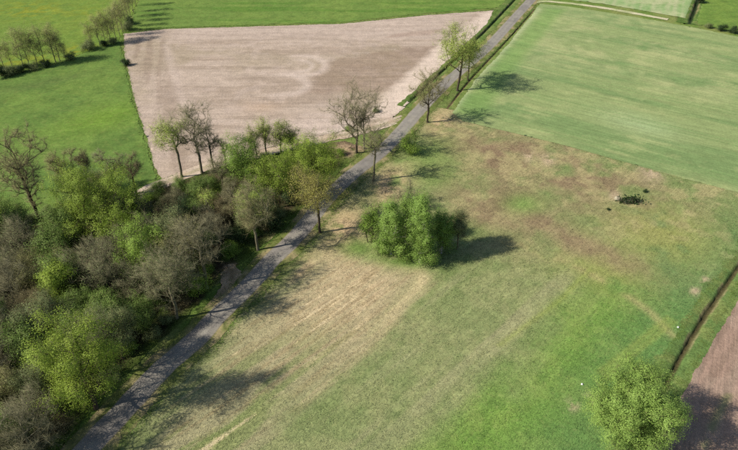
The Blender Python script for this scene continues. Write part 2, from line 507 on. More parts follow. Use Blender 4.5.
_wp = col_simple((96, 122, 58), (108, 132, 62), (86, 110, 54), 81, 0.1)
def col_west(X, Y):
    u, v = to_uv(X, Y)
    c = _wp(X, Y)
    c = mixc(c, alb((112, 144, 46)), blob(u, v, 105, 118, 50, 12, -15) * 0.5)
    c = mixc(c, alb((92, 108, 60)), (blob(u, v, 40, 84, 70, 4, -12)) * 0.5)
    return c

_dn = col_simple((108, 132, 56), (116, 136, 58), (98, 124, 54), 91, 0.1)
def col_dandelion(X, Y):
    u, v = to_uv(X, Y)
    c = _dn(X, Y)
    y = np.clip(blob(u, v, 30, 10, 35, 9) + 0.9 * blob(u, v, 20, 62, 40, 6, -10) + blob(u, v, 80, 50, 16, 7) + .6 * blob(u, v, 90, 15, 20, 8), 0, 1)
    return mixc(c, alb((156, 148, 34)), y * smooth(0.4, 0.6, fbm(X * 0.7, Y * 0.7, 95)) * 0.45)

_np_ = col_simple((106, 130, 62), (116, 138, 66), (94, 118, 56), 101, 0.12)
def col_north(X, Y):
    c = _np_(X, Y)
    return mixc(c, alb((80, 118, 44)), smooth(0.5, 0.65, fbm(X * 0.03, Y * 0.4, 103)) * 0.6)

_fc = col_simple((140, 164, 108), (170, 176, 130), (120, 150, 88), 111, 0.15)
def col_farcrop(X, Y):
    t = fbm(X * 0.8 - Y * 0.35, Y * 0.03, 113)
    return mixc(_fc(X, Y), alb((178, 178, 138)), smooth(0.5, 0.65, t) * 0.6)

_wf = col_simple((78, 68, 50), (60, 62, 36), (98, 86, 64), 121, 0.3)
def col_wood(X, Y):
    u, v = to_uv(X, Y)
    c = _wf(X, Y)
    n = fbm(X * 0.5, Y * 0.5, 124)
    c = mixc(c, alb((88, 112, 44)), smooth(0.5, 0.64, fbm(X * 0.25, Y * 0.25, 123)) * 0.7)
    dr = line_d(ROAD, X, Y)
    c = mixc(c, alb((94, 116, 50)), (1 - smooth(3.0, 5.5, dr + (n - .5) * 3)) * 0.85)
    pale = np.clip(blob(u, v, 203, 209, 12, 6) + blob(u, v, 230, 277, 8, 9) + blob(u, v, 226, 287, 8, 5) + 0.8 * blob(u, v, 35, 213, 6, 4) + .5 * blob(u, v, 240, 196, 20, 8) + .7 * blob(u, v, 275, 242, 8, 8, -45) + blob(u, v, 345, 150, 30, 7), 0, 1)
    return mixc(c, alb((186, 160, 130)), pale * smooth(0.3, 0.5, n + .1) * 0.9)

def col_corner(X, Y):
    u, v = to_uv(X, Y)
    sd = poly_sd(gpoly(CORNER), X, Y)
    nm = fbm(X * 0.3, Y * 0.3, 131)
    c = np.tile(alb((154, 133, 116)), (len(X), 1))
    c = mixc(c, alb((138, 114, 98)), smooth(0.45, 0.62, nm) * 0.6)
    c = mixc(c, alb((172, 144, 126)), smooth(0.5, 0.7, fbm(sd * 0.8, Y * 0.04, 132)) * 0.6)
    c = mixc(c, alb((134, 140, 92)), np.exp(-((sd + 4.2) / 0.5) ** 2) * smooth(0.45, 0.6, nm) * 0.6)
    return c

def col_ground(X, Y):
    n = fbm(X * 0.2, Y * 0.2, 141)
    c = np.tile(alb((104, 126, 58)), (len(X), 1))
    c = mixc(c, alb((132, 136, 80)), smooth(0.45, 0.62, n) * 0.7)
    return mixc(c, alb((84, 110, 46)), smooth(0.52, 0.66, fbm(X * 0.9, Y * 0.9, 142)) * 0.5)

# ------------------------------------------------------------------ ground sheets
def spaced(lo, hi, f):
    out, y = [lo], lo
    while y < hi:
        y += f(y)
        out.append(y)
    return np.array(out)

def grid_faces(nx, ny):
    i = np.arange((nx - 1) * (ny - 1))
    a = (i // (nx - 1)) * nx + i % (nx - 1)
    return np.stack([a, a + 1, a + nx + 1, a + nx], 1)

def relief(X, Y, amp):
    return amp * (fbm(X * 0.5, Y * 0.5, 7, 3) - 0.5) * smooth(260, 180, np.abs(Y)) if amp else 0 * X

def sheet(name, px_poly, colf, mat, z, step=(0.35, 0.7), rag=0.5, rough=0.0, clip=(-170, 190, 22, 300)):
    P = gpoly(px_poly)
    x0, x1 = max(P[:, 0].min() - 2, clip[0]), min(P[:, 0].max() + 2, clip[1])
    y0, y1 = max(P[:, 1].min() - 2, clip[2]), min(P[:, 1].max() + 2, clip[3])
    st = lambda y: np.interp(y, [50, 200], step)
    ys = spaced(y0, y1, st)
    xs = spaced(x0, x1, lambda x: st((max(y0, 50) * 2 + y1) / 3))
    X, Y = np.meshgrid(xs, ys)
    X, Y = X.ravel(), Y.ravel()
    sdf = lambda X, Y: poly_sd(P, X, Y) + rag * (fbm(X * 0.7, Y * 0.7, 5, 3) - 0.5) * 2
    F = grid_faces(len(xs), len(ys))
    sd = sdf(X, Y)
    F = F[(sd[F] < 0).any(1)]
    e = 0.05
    for _ in range(3):
        o = sd > 0
        near = o & (sd < 3)
        if not near.any():
            break
        gx = (sdf(X[near] + e, Y[near]) - sd[near]) / e
        gy = (sdf(X[near], Y[near] + e) - sd[near]) / e
        g2 = np.maximum(gx * gx + gy * gy, 0.3)
        X[near] -= gx * sd[near] / g2
        Y[near] -= gy * sd[near] / g2
        sd = sdf(X, Y)
    used = np.unique(F)
    mp = np.full(len(X), -1)
    mp[used] = np.arange(len(used))
    X, Y, F = X[used], Y[used], mp[F]
    cut = ditch_cut(X, Y, 0.35)
    Z = z + cut + relief(X, Y, rough) * smooth(0, 1.5, -sd[used]) * (cut > -0.02)
    return put(name, np_mesh(name, np.stack([X, Y, Z], 1), F, colf(X, Y), smooth_shade=True), mat, kind="structure")

GRASS_T = tuple(alb((150, 146, 96)))
m_ground = field_mat("rough_grass", fine=1.6, var=0.35, tint_to=GRASS_T, tint_amt=0.3)
m_meadow = field_mat("meadow_sward", ROW_ANG, 0.2, fine=2.6, var=0.24, bump=0.4, tint_to=1.3 * np.array(alb((160, 150, 104))), tint_amt=0.28, stretch_scale=2.6)
m_tilled = field_mat("tilled_soil", 0.02, 0.12, fine=2.2, var=0.26, bump=0.9, stretch_scale=1.0)
m_cereal = field_mat("young_cereal", CER_ANG, 0.15, fine=2.2, var=0.2, bump=0.5, stretch_scale=1.6)
m_past = field_mat("pasture_grass", 0.3, 0.07, fine=1.4, var=0.3, bump=0.7, tint_to=tuple(alb((140, 146, 80))), tint_amt=0.4)
m_wood = field_mat("leaf_litter", fine=3.0, var=0.5, bump=1.0)
m_corner = field_mat("ploughed_soil", math.radians(62), 0.16, fine=3.0, var=0.25, bump=0.9, stretch_scale=2.2)

gx = np.concatenate([-np.geomspace(4000, 190, 14), spaced(-180, 190, lambda x: 1.6), np.geomspace(200, 4000, 14)])
gy = np.concatenate([[-4000, -1500, -500, -150, -40, 0], spaced(15, 280, lambda y: 1.2 if y < 140 else 1.6), np.geomspace(290, 5000, 16)])
GX, GY = np.meshgrid(gx, gy)
GX, GY = GX.ravel(), GY.ravel()
put("ground", np_mesh("ground", np.stack([GX, GY, -0.06 + ditch_cut(GX, GY, 0.6, 1.7)], 1), grid_faces(len(gx), len(gy)), col_ground(GX, GY), smooth_shade=True), m_ground, kind="structure")

sheet("meadow", MEADOW, col_meadow, m_meadow, 0.0, (0.32, 0.55), 0.3, 0.12, clip=(-60, 110, 22, 170))
sheet("tilled_field", TILLED, col_tilled, m_tilled, 0.02, (0.5, 0.6), 0.35, 0.05)
sheet("cereal_field", CEREAL, col_cereal, m_cereal, 0.06, (0.5, 0.65), 0.3, 0.05)
sheet("stubble_field", FAR_CROP, col_farcrop, m_cereal, 0.02, (0.8, 0.9), 0.5)
sheet("east_pasture", FAR_GREEN, col_simple((104, 130, 58), (114, 138, 62), (92, 120, 54), 151), m_past, 0.03, (0.8, 1.0), 0.5)
sheet("north_pasture", NORTH_PAST, col_north, m_past, 0.01, (0.7, 0.8), 0.6, 0.1)
sheet("west_pasture", WEST_PAST, col_west, m_past, 0.03, (0.6, 0.7), 0.5, 0.1)
sheet("dandelion_meadow", DANDELION, col_dandelion, m_past, 0.0, (0.7, 0.8), 0.6, 0.1)
sheet("wood_floor", WOOD, col_wood, m_wood, 0.015, (0.4, 0.6), 0.6, 0.15)
sheet("ploughed_field", CORNER, col_corner, m_corner, 0.02, (0.35, 0.6), 0.25, 0.06, clip=(20, 130, 22, 130))

sheet("sandy_layby", [(223, 266), (236, 264), (243, 274), (238, 286), (222, 301), (213, 297), (221, 286)], lambda X, Y: mixc(np.tile(alb((190, 164, 134)), (len(X), 1)), alb((150, 130, 98)), smooth(.45, .62, fbm(X * .8, Y * .8, 191)) * .7), m_ground, 0.05, (0.3, 0.3), 0.5)

def normals2(P):
    T = np.gradient(P, axis=0)
    T /= np.linalg.norm(T, axis=1)[:, None]
    return np.stack([-T[:, 1], T[:, 0]], 1)

def strip(name, P, offs, zf, colf, mat, wob=0.0, seed=0, kind="structure"):
    N = normals2(P)
    k = len(offs)
    s = np.arange(len(P)) * 0.7
    V = np.zeros((len(P), k, 3))
    for j, o in enumerate(offs):
        w = (fbm(s * 0.9, np.full(len(P), seed + 3.7 * (j > k // 2)), seed, 3) - 0.5) * 2 * wob * min(1.0, abs(o))
        q = P + N * (o + (np.sign(o) * w if j in (0, k - 1) else w * 0.6))[:, None]
        V[:, j, :2] = q
        V[:, j, 2] = zf(o, s)
    V = V.reshape(-1, 3)
    C = colf(V[:, 0], V[:, 1], np.tile(np.array(offs), len(P)))
    return put(name, np_mesh(name, V, grid_faces(k, len(P)), C, smooth_shade=True), mat, kind=kind)

# road: crowned worn asphalt, crumbled edges
def road_mat():
    m, nt, b = new_mat("worn_asphalt")
    L = nt.links
    at = nd(nt, "ShaderNodeAttribute", attribute_name="col")
    tc = nd(nt, "ShaderNodeTexCoord")
    n1, n2 = noise(nt, tc.outputs["Object"], 9.0, 4, 0.7), noise(nt, tc.outputs["Object"], 0.7, 5, 0.65)
    f = math_n(nt, 'MULTIPLY', ramp(nt, n1, 0.3, 0.7, 0.86, 1.14), ramp(nt, n2, 0.3, 0.7, 0.86, 1.14))
    mul = nd(nt, "ShaderNodeVectorMath", operation='SCALE')
    L.new(at.outputs["Color"], mul.inputs[0])
    L.new(f, mul.inputs["Scale"])
    L.new(mul.outputs[0], b.inputs["Base Color"])
    b.inputs["Roughness"].default_value = 0.85
    bp = nd(nt, "ShaderNodeBump")
    bp.inputs["Strength"].default_value = 0.3
    bp.inputs["Distance"].default_value = 0.02
    L.new(n1, bp.inputs["Height"])
    L.new(bp.outputs[0], b.inputs["Normal"])
    return m

def col_road(X, Y, o):
    c = np.tile(alb((148, 142, 130)), (len(X), 1))
    c = mixc(c, alb((126, 120, 114)), np.exp(-((np.abs(o) - 0.75) / 0.25) ** 2) * 0.5)
    c = mixc(c, alb((142, 136, 128)), smooth(0.52, 0.66, fbm(X * 0.5, Y * 0.5, 161)) * 0.6)
    c = mixc(c, alb((116, 111, 107)), smooth(0.56, 0.64, fbm(X * 0.22, Y * 0.22, 163)) * 0.5)
    return mixc(c, alb((138, 126, 100)), smooth(1.25, 1.55, np.abs(o)) * 0.6)

hw = ROAD_W / 2
offs = [-hw, -1.3, -1.0, -0.7, -0.35, 0, 0.35, 0.7, 1.0, 1.3, hw]
strip("road", ROAD, offs, lambda o, s: 0.10 - 0.028 * (o / hw) ** 2, col_road, road_mat(), 0.14, 3)
# grassed and sandy shoulders under the road edge
def col_shoulder(X, Y, o):
    n = fbm(X * 0.5, Y * 0.5, 171)
    c = np.tile(alb((112, 120, 64)), (len(X), 1))
    c = mixc(c, alb((168, 150, 114)), smooth(0.46, 0.62, n) * 0.8)
    return mixc(c, alb((86, 104, 48)), smooth(0.55, 0.7, fbm(X * 1.3, Y * 1.3, 172)) * 0.7)
strip("road_verge", ROAD, [-2.7, -2.2, -1.75, -1.3, 1.3, 1.75, 2.2, 2.7], lambda o, s: np.interp(abs(o), [1.3, 1.75, 2.7], [0.045, 0.075, 0.03]), col_shoulder, m_ground, 0.5, 9)
strip("dirt_track", TRACK, [-1.5, -1.1, -0.7, -0.2, 0.2, 0.7, 1.1, 1.5], lambda o, s: 0.06 - 0.03 * (abs(abs(o) - 0.7) < 0.3) - 0.02 * (abs(o) > 1.3),
      lambda X, Y, o: mixc(mixc(np.tile(alb((196, 178, 158)), (len(X), 1)), alb((140, 136, 92)), np.exp(-(o / 0.35) ** 2) * 0.6), alb((176, 154, 130)), smooth(.45, .6, fbm(X * .4, Y * .4, 181)) * .6), m_tilled, 0.35, 12)
TRK2 = resample(gpoly([(529, 4), (541, 1.5), (560, 2.5), (600, 7.5), (640, 14.5), (670, 20)]), 0.8)
strip("dirt_track", TRK2, [-1.0, -0.5, 0, 0.5, 1.0], lambda o, s: 0.055 - 0.02 * (abs(o) > 0.9),
      lambda X, Y, o: mixc(np.tile(alb((198, 190, 156)), (len(X), 1)), alb((160, 168, 116)), smooth(.4, .6, fbm(X * .3, Y * .3, 182)) * .8), m_tilled, 0.3, 14)

def ditch(name, P, w, dep, c_bank, c_bot, seed):
    offs = [-3.6, -2.6, -1.7 * w, -1.1 * w, -0.6 * w, -0.25 * w, 0.25 * w, 0.6 * w, 1.1 * w, 1.7 * w, 2.6, 3.6]
    def zf(o, s):
        base = np.interp(abs(o), [0, 0.25 * w, 0.6 * w, 1.1 * w, 1.7 * w, 2.6, 3.6], [-dep, -dep * .95, -dep * 0.7, -dep * .1, 0.05, -0.03, -0.05])
        k = smooth(1.0, 6.0, np.minimum(s, s.max() - s)) if len(P) < 150 else 1.0
        base = np.minimum(base, 0) * k + max(base, 0)
        return base + (fbm(s * 0.8, s * 0 + o, seed, 3) - 0.5) * (0.14 if abs(o) < 1.6 * w else 0.04)
    def cf(X, Y, o):
        c = np.tile(alb(c_bank), (len(X), 1))
        c = mixc(c, alb((128, 136, 78)), smooth(.5, .62, fbm(X * .5, Y * .5, seed + 1)) * .6)
        c = mixc(c, alb((150, 128, 100)), smooth(.5, .62, fbm(X * .35, Y * .35, seed + 3)) * np.exp(-((np.abs(o) / w - 0.9) / .35) ** 2) * .8)
        return mixc(c, alb(c_bot), smooth(0.9, 0.45, np.abs(o) / w))
    return strip(name, P, offs, zf, cf, m_wood, 0.35, seed)

ditch("ditch", DITCH, 0.4, 0.5, (98, 122, 66), (84, 78, 52), 201)
ditch("ditch", DITCH_W, 0.45, 0.5, (96, 118, 58), (58, 72, 36), 211)
ditch("ditch", DITCH_E, 0.3, 0.3, (104, 122, 62), (92, 80, 56), 221)
ditch("ditch", DITCH_N, 0.7, 0.7, (84, 110, 50), (40, 52, 30), 231)

# ------------------------------------------------------------------ trees
BARK = {
    'grey': bark_mat("grey_bark", tuple(lin((92, 87, 70)) * .8), tuple(lin((124, 118, 96)) * .8)),
    'dark': bark_mat("dark_bark", tuple(lin((66, 58, 46)) * .65), tuple(lin((92, 82, 66)) * .65)),
    'birch': bark_mat("birch_bark", tuple(lin((120, 115, 105)) * .8), tuple(lin((200, 196, 186)) * .8), 3.0),
}
TWIG = {
    'grey': bark_mat("grey_twigs", tuple(lin((112, 109, 84)) * .85), tuple(lin((142, 137, 104)) * .85), 1.0),
    'olive': bark_mat("olive_twigs", tuple(lin((116, 110, 78)) * .85), tuple(lin((144, 138, 98)) * .85), 1.0),
    'alder': bark_mat("alder_twigs", tuple(lin((138, 132, 96)) * .85), tuple(lin((164, 158, 118)) * .85), 1.0),
    'brown': bark_mat("brown_twigs", tuple(lin((104, 96, 70)) * .85), tuple(lin((130, 121, 88)) * .85), 1.0),
}
def lf(n, a, b, tr=0.3):
    return leaf_mat(n, tuple(lin(a) * .95), tuple(lin(b) * .95), tr)
LEAF = {
    'yellowgreen': lf("yellow_green_leaves", (92, 116, 40), (150, 168, 64)),
    'limegreen': lf("lime_green_leaves", (112, 130, 56), (166, 180, 88)),
    'bright': lf("bright_green_leaves", (82, 112, 42), (138, 162, 66)),
    'birch': lf("birch_leaves", (90, 120, 48), (142, 168, 82)),
    'willow': lf("fresh_leaves", (92, 122, 52), (146, 170, 86)),
    'brown': lf("bronze_leaves", (118, 114, 56), (170, 164, 88)),
    'olive': lf("olive_buds", (94, 96, 54), (148, 148, 90)),
    'greygreen': lf("grey_green_leaves", (82, 94, 58), (134, 144, 92)),
    'alder': lf("alder_buds", (118, 122, 66), (168, 170, 100)),
    'midgreen': lf("mid_green_leaves", (72, 94, 42), (122, 144, 68)),
    'dark': lf("evergreen_leaves", (28, 42, 22), (56, 76, 38), 0.12),
    'rust': lf("withered_leaves", (92, 84, 54), (130, 120, 80)),
}

def tubes(p0, p1, r0, r1, n):
    """separate n-sided tapered prisms, one for each segment"""
    d = p1 - p0
    d = d / np.maximum(np.linalg.norm(d, axis=1), 1e-6)[:, None]
    ref = np.where(np.abs(d[:, 2:3]) > 0.9, [[1.0, 0, 0]], [[0, 0, 1.0]])
    a = np.cross(d, ref)
    a /= np.linalg.norm(a, axis=1)[:, None]
    b = np.cross(d, a)
    m = len(p0)
    V = np.zeros((m, 2 * n, 3))
    for i in range(n):
        t = 2 * math.pi * i / n
        o = a * math.cos(t) + b * math.sin(t)
        V[:, i] = p0 + o * r0[:, None] - d * (r0 * 0.3)[:, None]
        V[:, n + i] = p1 + o * r1[:, None] + d * (r1 * 0.3)[:, None]
    F = np.array([[i, (i + 1) % n, n + (i + 1) % n, n + i] for i in range(n)])
    return V.reshape(-1, 3), (F[None] + (np.arange(m) * 2 * n)[:, None, None]).reshape(-1, 4)

def gen_tree(seed, H, R, cb=0.35, tr=0.0, shape='round', nclump=45, ntarget=420, twigs=6, twig_len=0.8, twig_r=0.0085,
             leaves=0, leaf=0.2, leaf_sig=0.4, stem=0.45, lean=(0, 0), stems=1, droop=0.0, clump_sig=0.17, lobes=1.0):
    """returns (trunk mesh data, twig mesh data, leaf mesh data): a skeleton grown towards clumps that fill the crown"""
    rng = np.random.default_rng(seed)
    zb = H * cb
    hz = (H - zb) / 2
    cz = zb + hz
    tr = tr or 0.0145 * H + 0.03
    k1, k2 = rng.uniform(0, 9, 2)
    def inside(n, shell):
        v = rng.normal(size=(n, 3))
        v /= np.linalg.norm(v, axis=1)[:, None]
        r = rng.uniform(0, 1, n) ** shell
        az = np.arctan2(v[:, 1], v[:, 0])
        lobe = 0.88 + lobes * (0.16 * np.sin(az * 2 + k1) * np.sin(v[:, 2] * 3 + k2) + 0.12 * np.sin(az * 5 + k2 + v[:, 2] * 2))
        p = v * (r * lobe)[:, None]
        if shape == 'cone':
            w = 1.05 - 0.75 * (p[:, 2] * 0.5 + 0.5)
            p[:, :2] *= w[:, None] * 1.25
        elif shape == 'vase':
            w = 0.45 + 0.75 * (p[:, 2] * 0.5 + 0.5)
            p[:, :2] *= w[:, None] * 1.15
        elif shape == 'column':                                   # foliage down to the ground, pointed top
            w = np.where(p[:, 2] < 0, 1 / np.sqrt(np.maximum(1 - p[:, 2] ** 2, 0.22)), 1 - 0.25 * p[:, 2])
            p[:, :2] *= w[:, None]
        elif shape == 'dome':
            p[:, 2] = np.where(p[:, 2] < 0, p[:, 2] * 0.8 - 0.1, p[:, 2])
        q = np.stack([p[:, 0] * R, p[:, 1] * R, cz + p[:, 2] * hz], 1)
        q[:, 0] += lean[0] * q[:, 2]
        q[:, 1] += lean[1] * q[:, 2]
        return q
    pos, par, dirs = [], [], []
    def add(p, parent, d):
        pos.append(p); par.append(parent); dirs.append(d)
        return len(pos) - 1
    okbase = []
    stem_nodes = set()
    for s in range(stems):
        off = np.array([0, 0, 0.0]) if stems == 1 else np.append(rng.normal(size=2) * 0.12 * R, 0)
        last = add(off + np.array([0, 0, -0.12]), -1, np.array([0, 0, 1.0]))
        stem_nodes.add(last)
        top = zb + (H - zb) * stem * rng.uniform(0.85, 1.1)
        n = max(4, int(top / 0.55))
        wob = np.cumsum(rng.normal(size=(n, 2)) * 0.035 * (H / 10), axis=0)
        sl = off[:2] * 2.2 / max(top, 1)
        for i in range(n):
            z = top * (i + 1) / n
            p = off + np.array([wob[i, 0] + (lean[0] + sl[0]) * z, wob[i, 1] + (lean[1] + sl[1]) * z, z])
            d = p - pos[last]
            last = add(p, last, d / np.linalg.norm(d))
            stem_nodes.add(last)
            if z >= zb * 0.8:
                okbase.append(last)
    cap = 40000
    PA = np.zeros((cap, 3)); DA = np.zeros((cap, 3)); OK = np.zeros(cap, bool)
    PA[:len(pos)] = pos; DA[:len(pos)] = dirs
    OK[okbase] = True
    def connect(t, step, up):
        n = len(pos)
        v = t - PA[:n]
        L = np.linalg.norm(v, axis=1) + 1e-6
        cos = (v * DA[:n]).sum(1) / L
        cost = L * (1.75 - 1.0 * cos) + np.maximum(0, PA[:n, 2] - t[2] + 0.25 * L) * up
        cost[~OK[:n]] = 1e9
        i = int(np.argmin(cost))
        p0, d0, Ls = PA[i], DA[i], L[i]
        ctl = p0 + (d0 * 0.3 + v[i] / Ls * 0.5 + np.array([0, 0, -0.02 + 0.06 * up])) * Ls * 0.6
        m = int(min(7, max(2, round(Ls / step))))
        prev = i
        for q in range(1, m + 1):
            s = q / m
            p = p0 * (1 - s) ** 2 + ctl * 2 * s * (1 - s) + t * s * s
            if q < m:
                p = p + rng.normal(size=3) * 0.045 * Ls / m
            d = p - PA[prev]
            d = d / (np.linalg.norm(d) + 1e-6)
            prev = add(p, prev, d)
            PA[prev], DA[prev], OK[prev] = p, d, True
        return prev
    cl = inside(nclump, 0.45)
    o = np.array([lean[0] * zb, lean[1] * zb, zb])
    cl = cl[np.argsort(np.linalg.norm(cl - o, axis=1))]
    for t in cl:
        connect(t, 0.9, 0.6)
    sig = R * clump_sig + 0.12
    tg = cl[rng.integers(0, len(cl), ntarget)] + rng.normal(size=(ntarget, 3)) * sig * np.array([1, 1, 0.9])
    tg[:, 2] = np.maximum(tg[:, 2], 0.25)
    tg = tg[np.argsort(np.linalg.norm(tg - o, axis=1))]
    tips = [connect(t, 0.7, 0.35) for t in tg]
    n = len(pos)
    P, D, A = PA[:n].copy(), DA[:n].copy(), np.array(par)
    cnt = np.zeros(n)
    cnt[tips] = 1
    for i in range(n - 1, -1, -1):
        if A[i] >= 0:
            cnt[A[i]] += cnt[i]
    cnt = np.maximum(cnt, 1)
    ex = 0.5
    rt = max(tr / (cnt.max()) ** ex, twig_r * 0.75)
    r = rt * cnt ** ex
    seg = np.arange(n)[A >= 0]
    a = A[seg]
    r1 = r[seg]
    r0 = np.minimum(r[a], r1 * 1.35)
    isst = np.array([i in stem_nodes for i in seg])
    r0[isst] = r[a][isst]
    flare = P[a][:, 2] < 0.3
    r0[isst & flare] *= 1.45
    thick = r1 > 0.035
    Vt, Ft = tubes(P[a][thick], P[seg][thick], r0[thick], r1[thick], 6)
    Vn, Fn = tubes(P[a][~thick], P[seg][~thick], r0[~thick], r1[~thick], 3)
    trunk = (np.vstack([Vt, Vn]), np.vstack([Ft, Fn + len(Vt)]))
    # twigs: thin three-sided spikes on the outer branches
    outer = seg[r1 < rt * 3.2]
    tw = None
    ends = P[tips]
    if twigs:
        q = np.repeat(outer, max(1, int(round(twigs * len(tips) / max(1, len(outer))))))
        base = P[q] + (P[A[q]] - P[q]) * rng.uniform(0, 1, (len(q), 1))
        dv = D[q] * 0.7 + rng.normal(size=(len(q), 3)) * 0.55 + np.array([0, 0, 0.28 - droop])
        dv /= np.linalg.norm(dv, axis=1)[:, None]
        ln = twig_len * rng.uniform(0.4, 1.15, len(q))
        tip = base + dv * ln[:, None]
        tip[:, 2] = np.maximum(tip[:, 2], 0.1)
        ends = np.vstack([ends, tip, base + (tip - base) * 0.5])
        rr = twig_r * rng.uniform(0.8, 1.3, len(q))
        ref = rng.normal(size=(len(q), 3))
        aa = np.cross(dv, ref)
        aa /= np.linalg.norm(aa, axis=1)[:, None]
        bb = np.cross(dv, aa)
        V = np.zeros((len(q), 4, 3))
        for i in range(3):
            th = 2.0944 * i
            V[:, i] = base + (aa * math.cos(th) + bb * math.sin(th)) * rr[:, None]
        V[:, 3] = tip
        F = np.array([[0, 1, 3], [1, 2, 3], [2, 0, 3]])
        tw = (V.reshape(-1, 3), (F[None] + (np.arange(len(q)) * 4)[:, None, None]).reshape(-1, 3))
    lv = None
    if leaves:
        dense = leaves > 3 * len(ends) or twigs < 6
        leaves, leaf = int(leaves * 3.2), leaf * 0.58
        pool = ends[:len(tips) + (len(ends) - len(tips)) // 2] if dense else ends
        pick = rng.integers(0, len(pool), leaves)
        c = pool[pick]
        ctint = rng.normal(0, 0.16, len(pool))[pick]
        if dense:
            leaf_sig = leaf_sig * 0.75
        c = c + rng.normal(size=(leaves, 3)) * leaf_sig * np.array([1, 1, 0.8 + droop])
        if droop:
            c[:, 2] -= np.abs(rng.normal(size=leaves)) * droop
        c[:, 2] = np.maximum(c[:, 2], 0.12)
        near = np.concatenate([np.argmin(((q[:, None, :] - cl[None]) ** 2).sum(2), 1) for q in np.array_split(c, max(1, leaves // 4000))])
        nrm = rng.normal(size=(leaves, 3)) * 0.32 + np.array([0, 0, 0.4]) + (c - cl[near]) / (sig * 1.3 + 0.1) * 0.75 + (c - np.array([0, 0, cz])) / max(R, 1) * 0.35
        nrm /= np.linalg.norm(nrm, axis=1)[:, None]
        ax = np.cross(nrm, rng.normal(size=(leaves, 3)))
        ax /= np.linalg.norm(ax, axis=1)[:, None]
        bx = np.cross(nrm, ax)
        s = leaf * rng.uniform(0.6, 1.3, leaves)[:, None]
        V = np.stack([c - ax * s * .5, c + bx * s * .36 - nrm * s * .1, c + ax * s * .55, c - bx * s * .36 - nrm * s * .1], 1).reshape(-1, 3)
        F = np.arange(leaves * 4).reshape(-1, 4)
        lv = (V, F, np.clip(rng.normal(0.5, 0.07, leaves) + ctint * 0.8, 0, 1))
    return trunk, tw, lv

class Tree:
    """mesh data of one tree, shared by its copies"""
    def __init__(self, kind, leafkey, barkkey, twigkey, **kw):
        t, w, l = gen_tree(**kw)
        self.trunk = np_mesh("trunk", *t, smooth_shade=True)
        self.trunk.materials.append(BARK[barkkey])
        self.twigs = np_mesh("twigs", *w) if w else None
        if self.twigs:
            self.twigs.materials.append(TWIG[twigkey])
        self.leaves = np_mesh("leaves", l[0], l[1], tint=l[2]) if l else None
        if self.leaves:
            self.leaves.materials.append(LEAF[leafkey])
        self.H = kw['H']
    def place(self, name, label, cat, loc, rotz=0.0, scale=(1, 1, 1), group=None):
        t = thing(name, label, cat, (loc[0], loc[1], loc[2] if len(loc) > 2 else 0.0), rotz, scale, group)
        put("trunk", self.trunk, parent=t)
        if self.leaves:
            c = put("crown", self.leaves, parent=t)
            if self.twigs:
                put("twigs", self.twigs, parent=c, kind="stuff")
        elif self.twigs:
            put("crown", self.twigs, parent=t)
        return t

PLACED = []      # (x, y, radius) of trees already standing
def single(name, label, cat, kind, base, vtop, hw_px, seed, leafkey=None, bark='grey', twig='grey', group=None, H=0, R=0, **kw):
    H = H or height_at(base[1], vtop)
    H *= 1.04
    R = R or 1.2 * hw_px / (px_per_m(base[1]) * (1 + 0.4 * H / 75.0))
    tr = Tree(kind, leafkey, bark, twig, seed=seed, H=H, R=R, **kw)
    x, y = gp(*base)
    PLACED.append((x, y, R if leafkey in ('yellowgreen', 'bright', 'dark') else R * 0.5))
    return tr.place(name, label, cat, (x, y), group=group)

AV = "trees along the road"
bare = dict(shape='vase', clump_sig=.12, nclump=64, ntarget=480, twigs=15, twig_len=1.0, cb=0.26, stem=0.5)
leafy = dict(shape='dome', clump_sig=.13, nclump=46, ntarget=320, twigs=4, cb=0.3, leaves=8000, leaf=0.24)

single("roadside_tree", "tall roadside tree with half-open olive-green crown beside the far road and green cereal field", "tree", 0, (457.5, 91), 24, 25, 1, 'limegreen', 'dark', 'olive', AV,
       **{**leafy, 'shape': 'round', 'leaves': 5600, 'leaf': 0.26, 'twigs': 8, 'cb': 0.26, 'ntarget': 520, 'clump_sig': .15, 'lean': (.06, 0)})
single("roadside_tree", "smaller pale green tree just behind the tall olive-green roadside tree", "tree", 0, (468, 80), 40, 12, 2, 'limegreen', 'dark', 'olive', AV,
       **{**leafy, 'leaves': 1500, 'leaf': 0.26, 'twigs': 6, 'cb': 0.45, 'ntarget': 260, 'nclump': 26})
single("roadside_tree", "nearly bare roadside tree at the lower left corner of the cereal field", "tree", 0, (427.5, 122.5), 68, 18, 3, 'olive', 'dark', 'olive', AV,
       **{**bare, 'leaves': 900, 'leaf': 0.22, 'lean': (-0.02, 0), 'ntarget': 420})
single("bare_tree", "large leafless tree with fan-shaped crown against the tilled field", "tree", 0, (356.5, 153), 87, 27, 4, 'olive', 'dark', 'grey', AV,
       **{**bare, 'leaves': 500, 'leaf': 0.2, 'cb': 0.25, 'ntarget': 600})
single("bare_tree", "slim leafless tree close behind the fan-shaped leafless tree", "tree", 0, (364, 149), 100, 13, 5, None, 'grey', 'grey', AV, **{**bare, 'ntarget': 220, 'nclump': 26})
single("bare_tree", "sparse tree on the right side of the road bend, above the birches", "tree", 0, (373.5, 181), 126, 17, 6, 'olive', 'grey', 'grey', AV,
       **{**bare, 'leaves': 500, 'leaf': 0.2, 'ntarget': 260, 'twigs': 11, 'cb': 0.45})
single("bronze_tree", "bronze-leaved tree with bare trunk standing right of the road bend", "tree", 0, (320, 232.5), 168, 26, 7, 'brown', 'dark', 'brown', AV,
       **{**leafy, 'leaves': 4200, 'leaf': 0.2, 'cb': 0.36, 'twigs': 7, 'ntarget': 480})
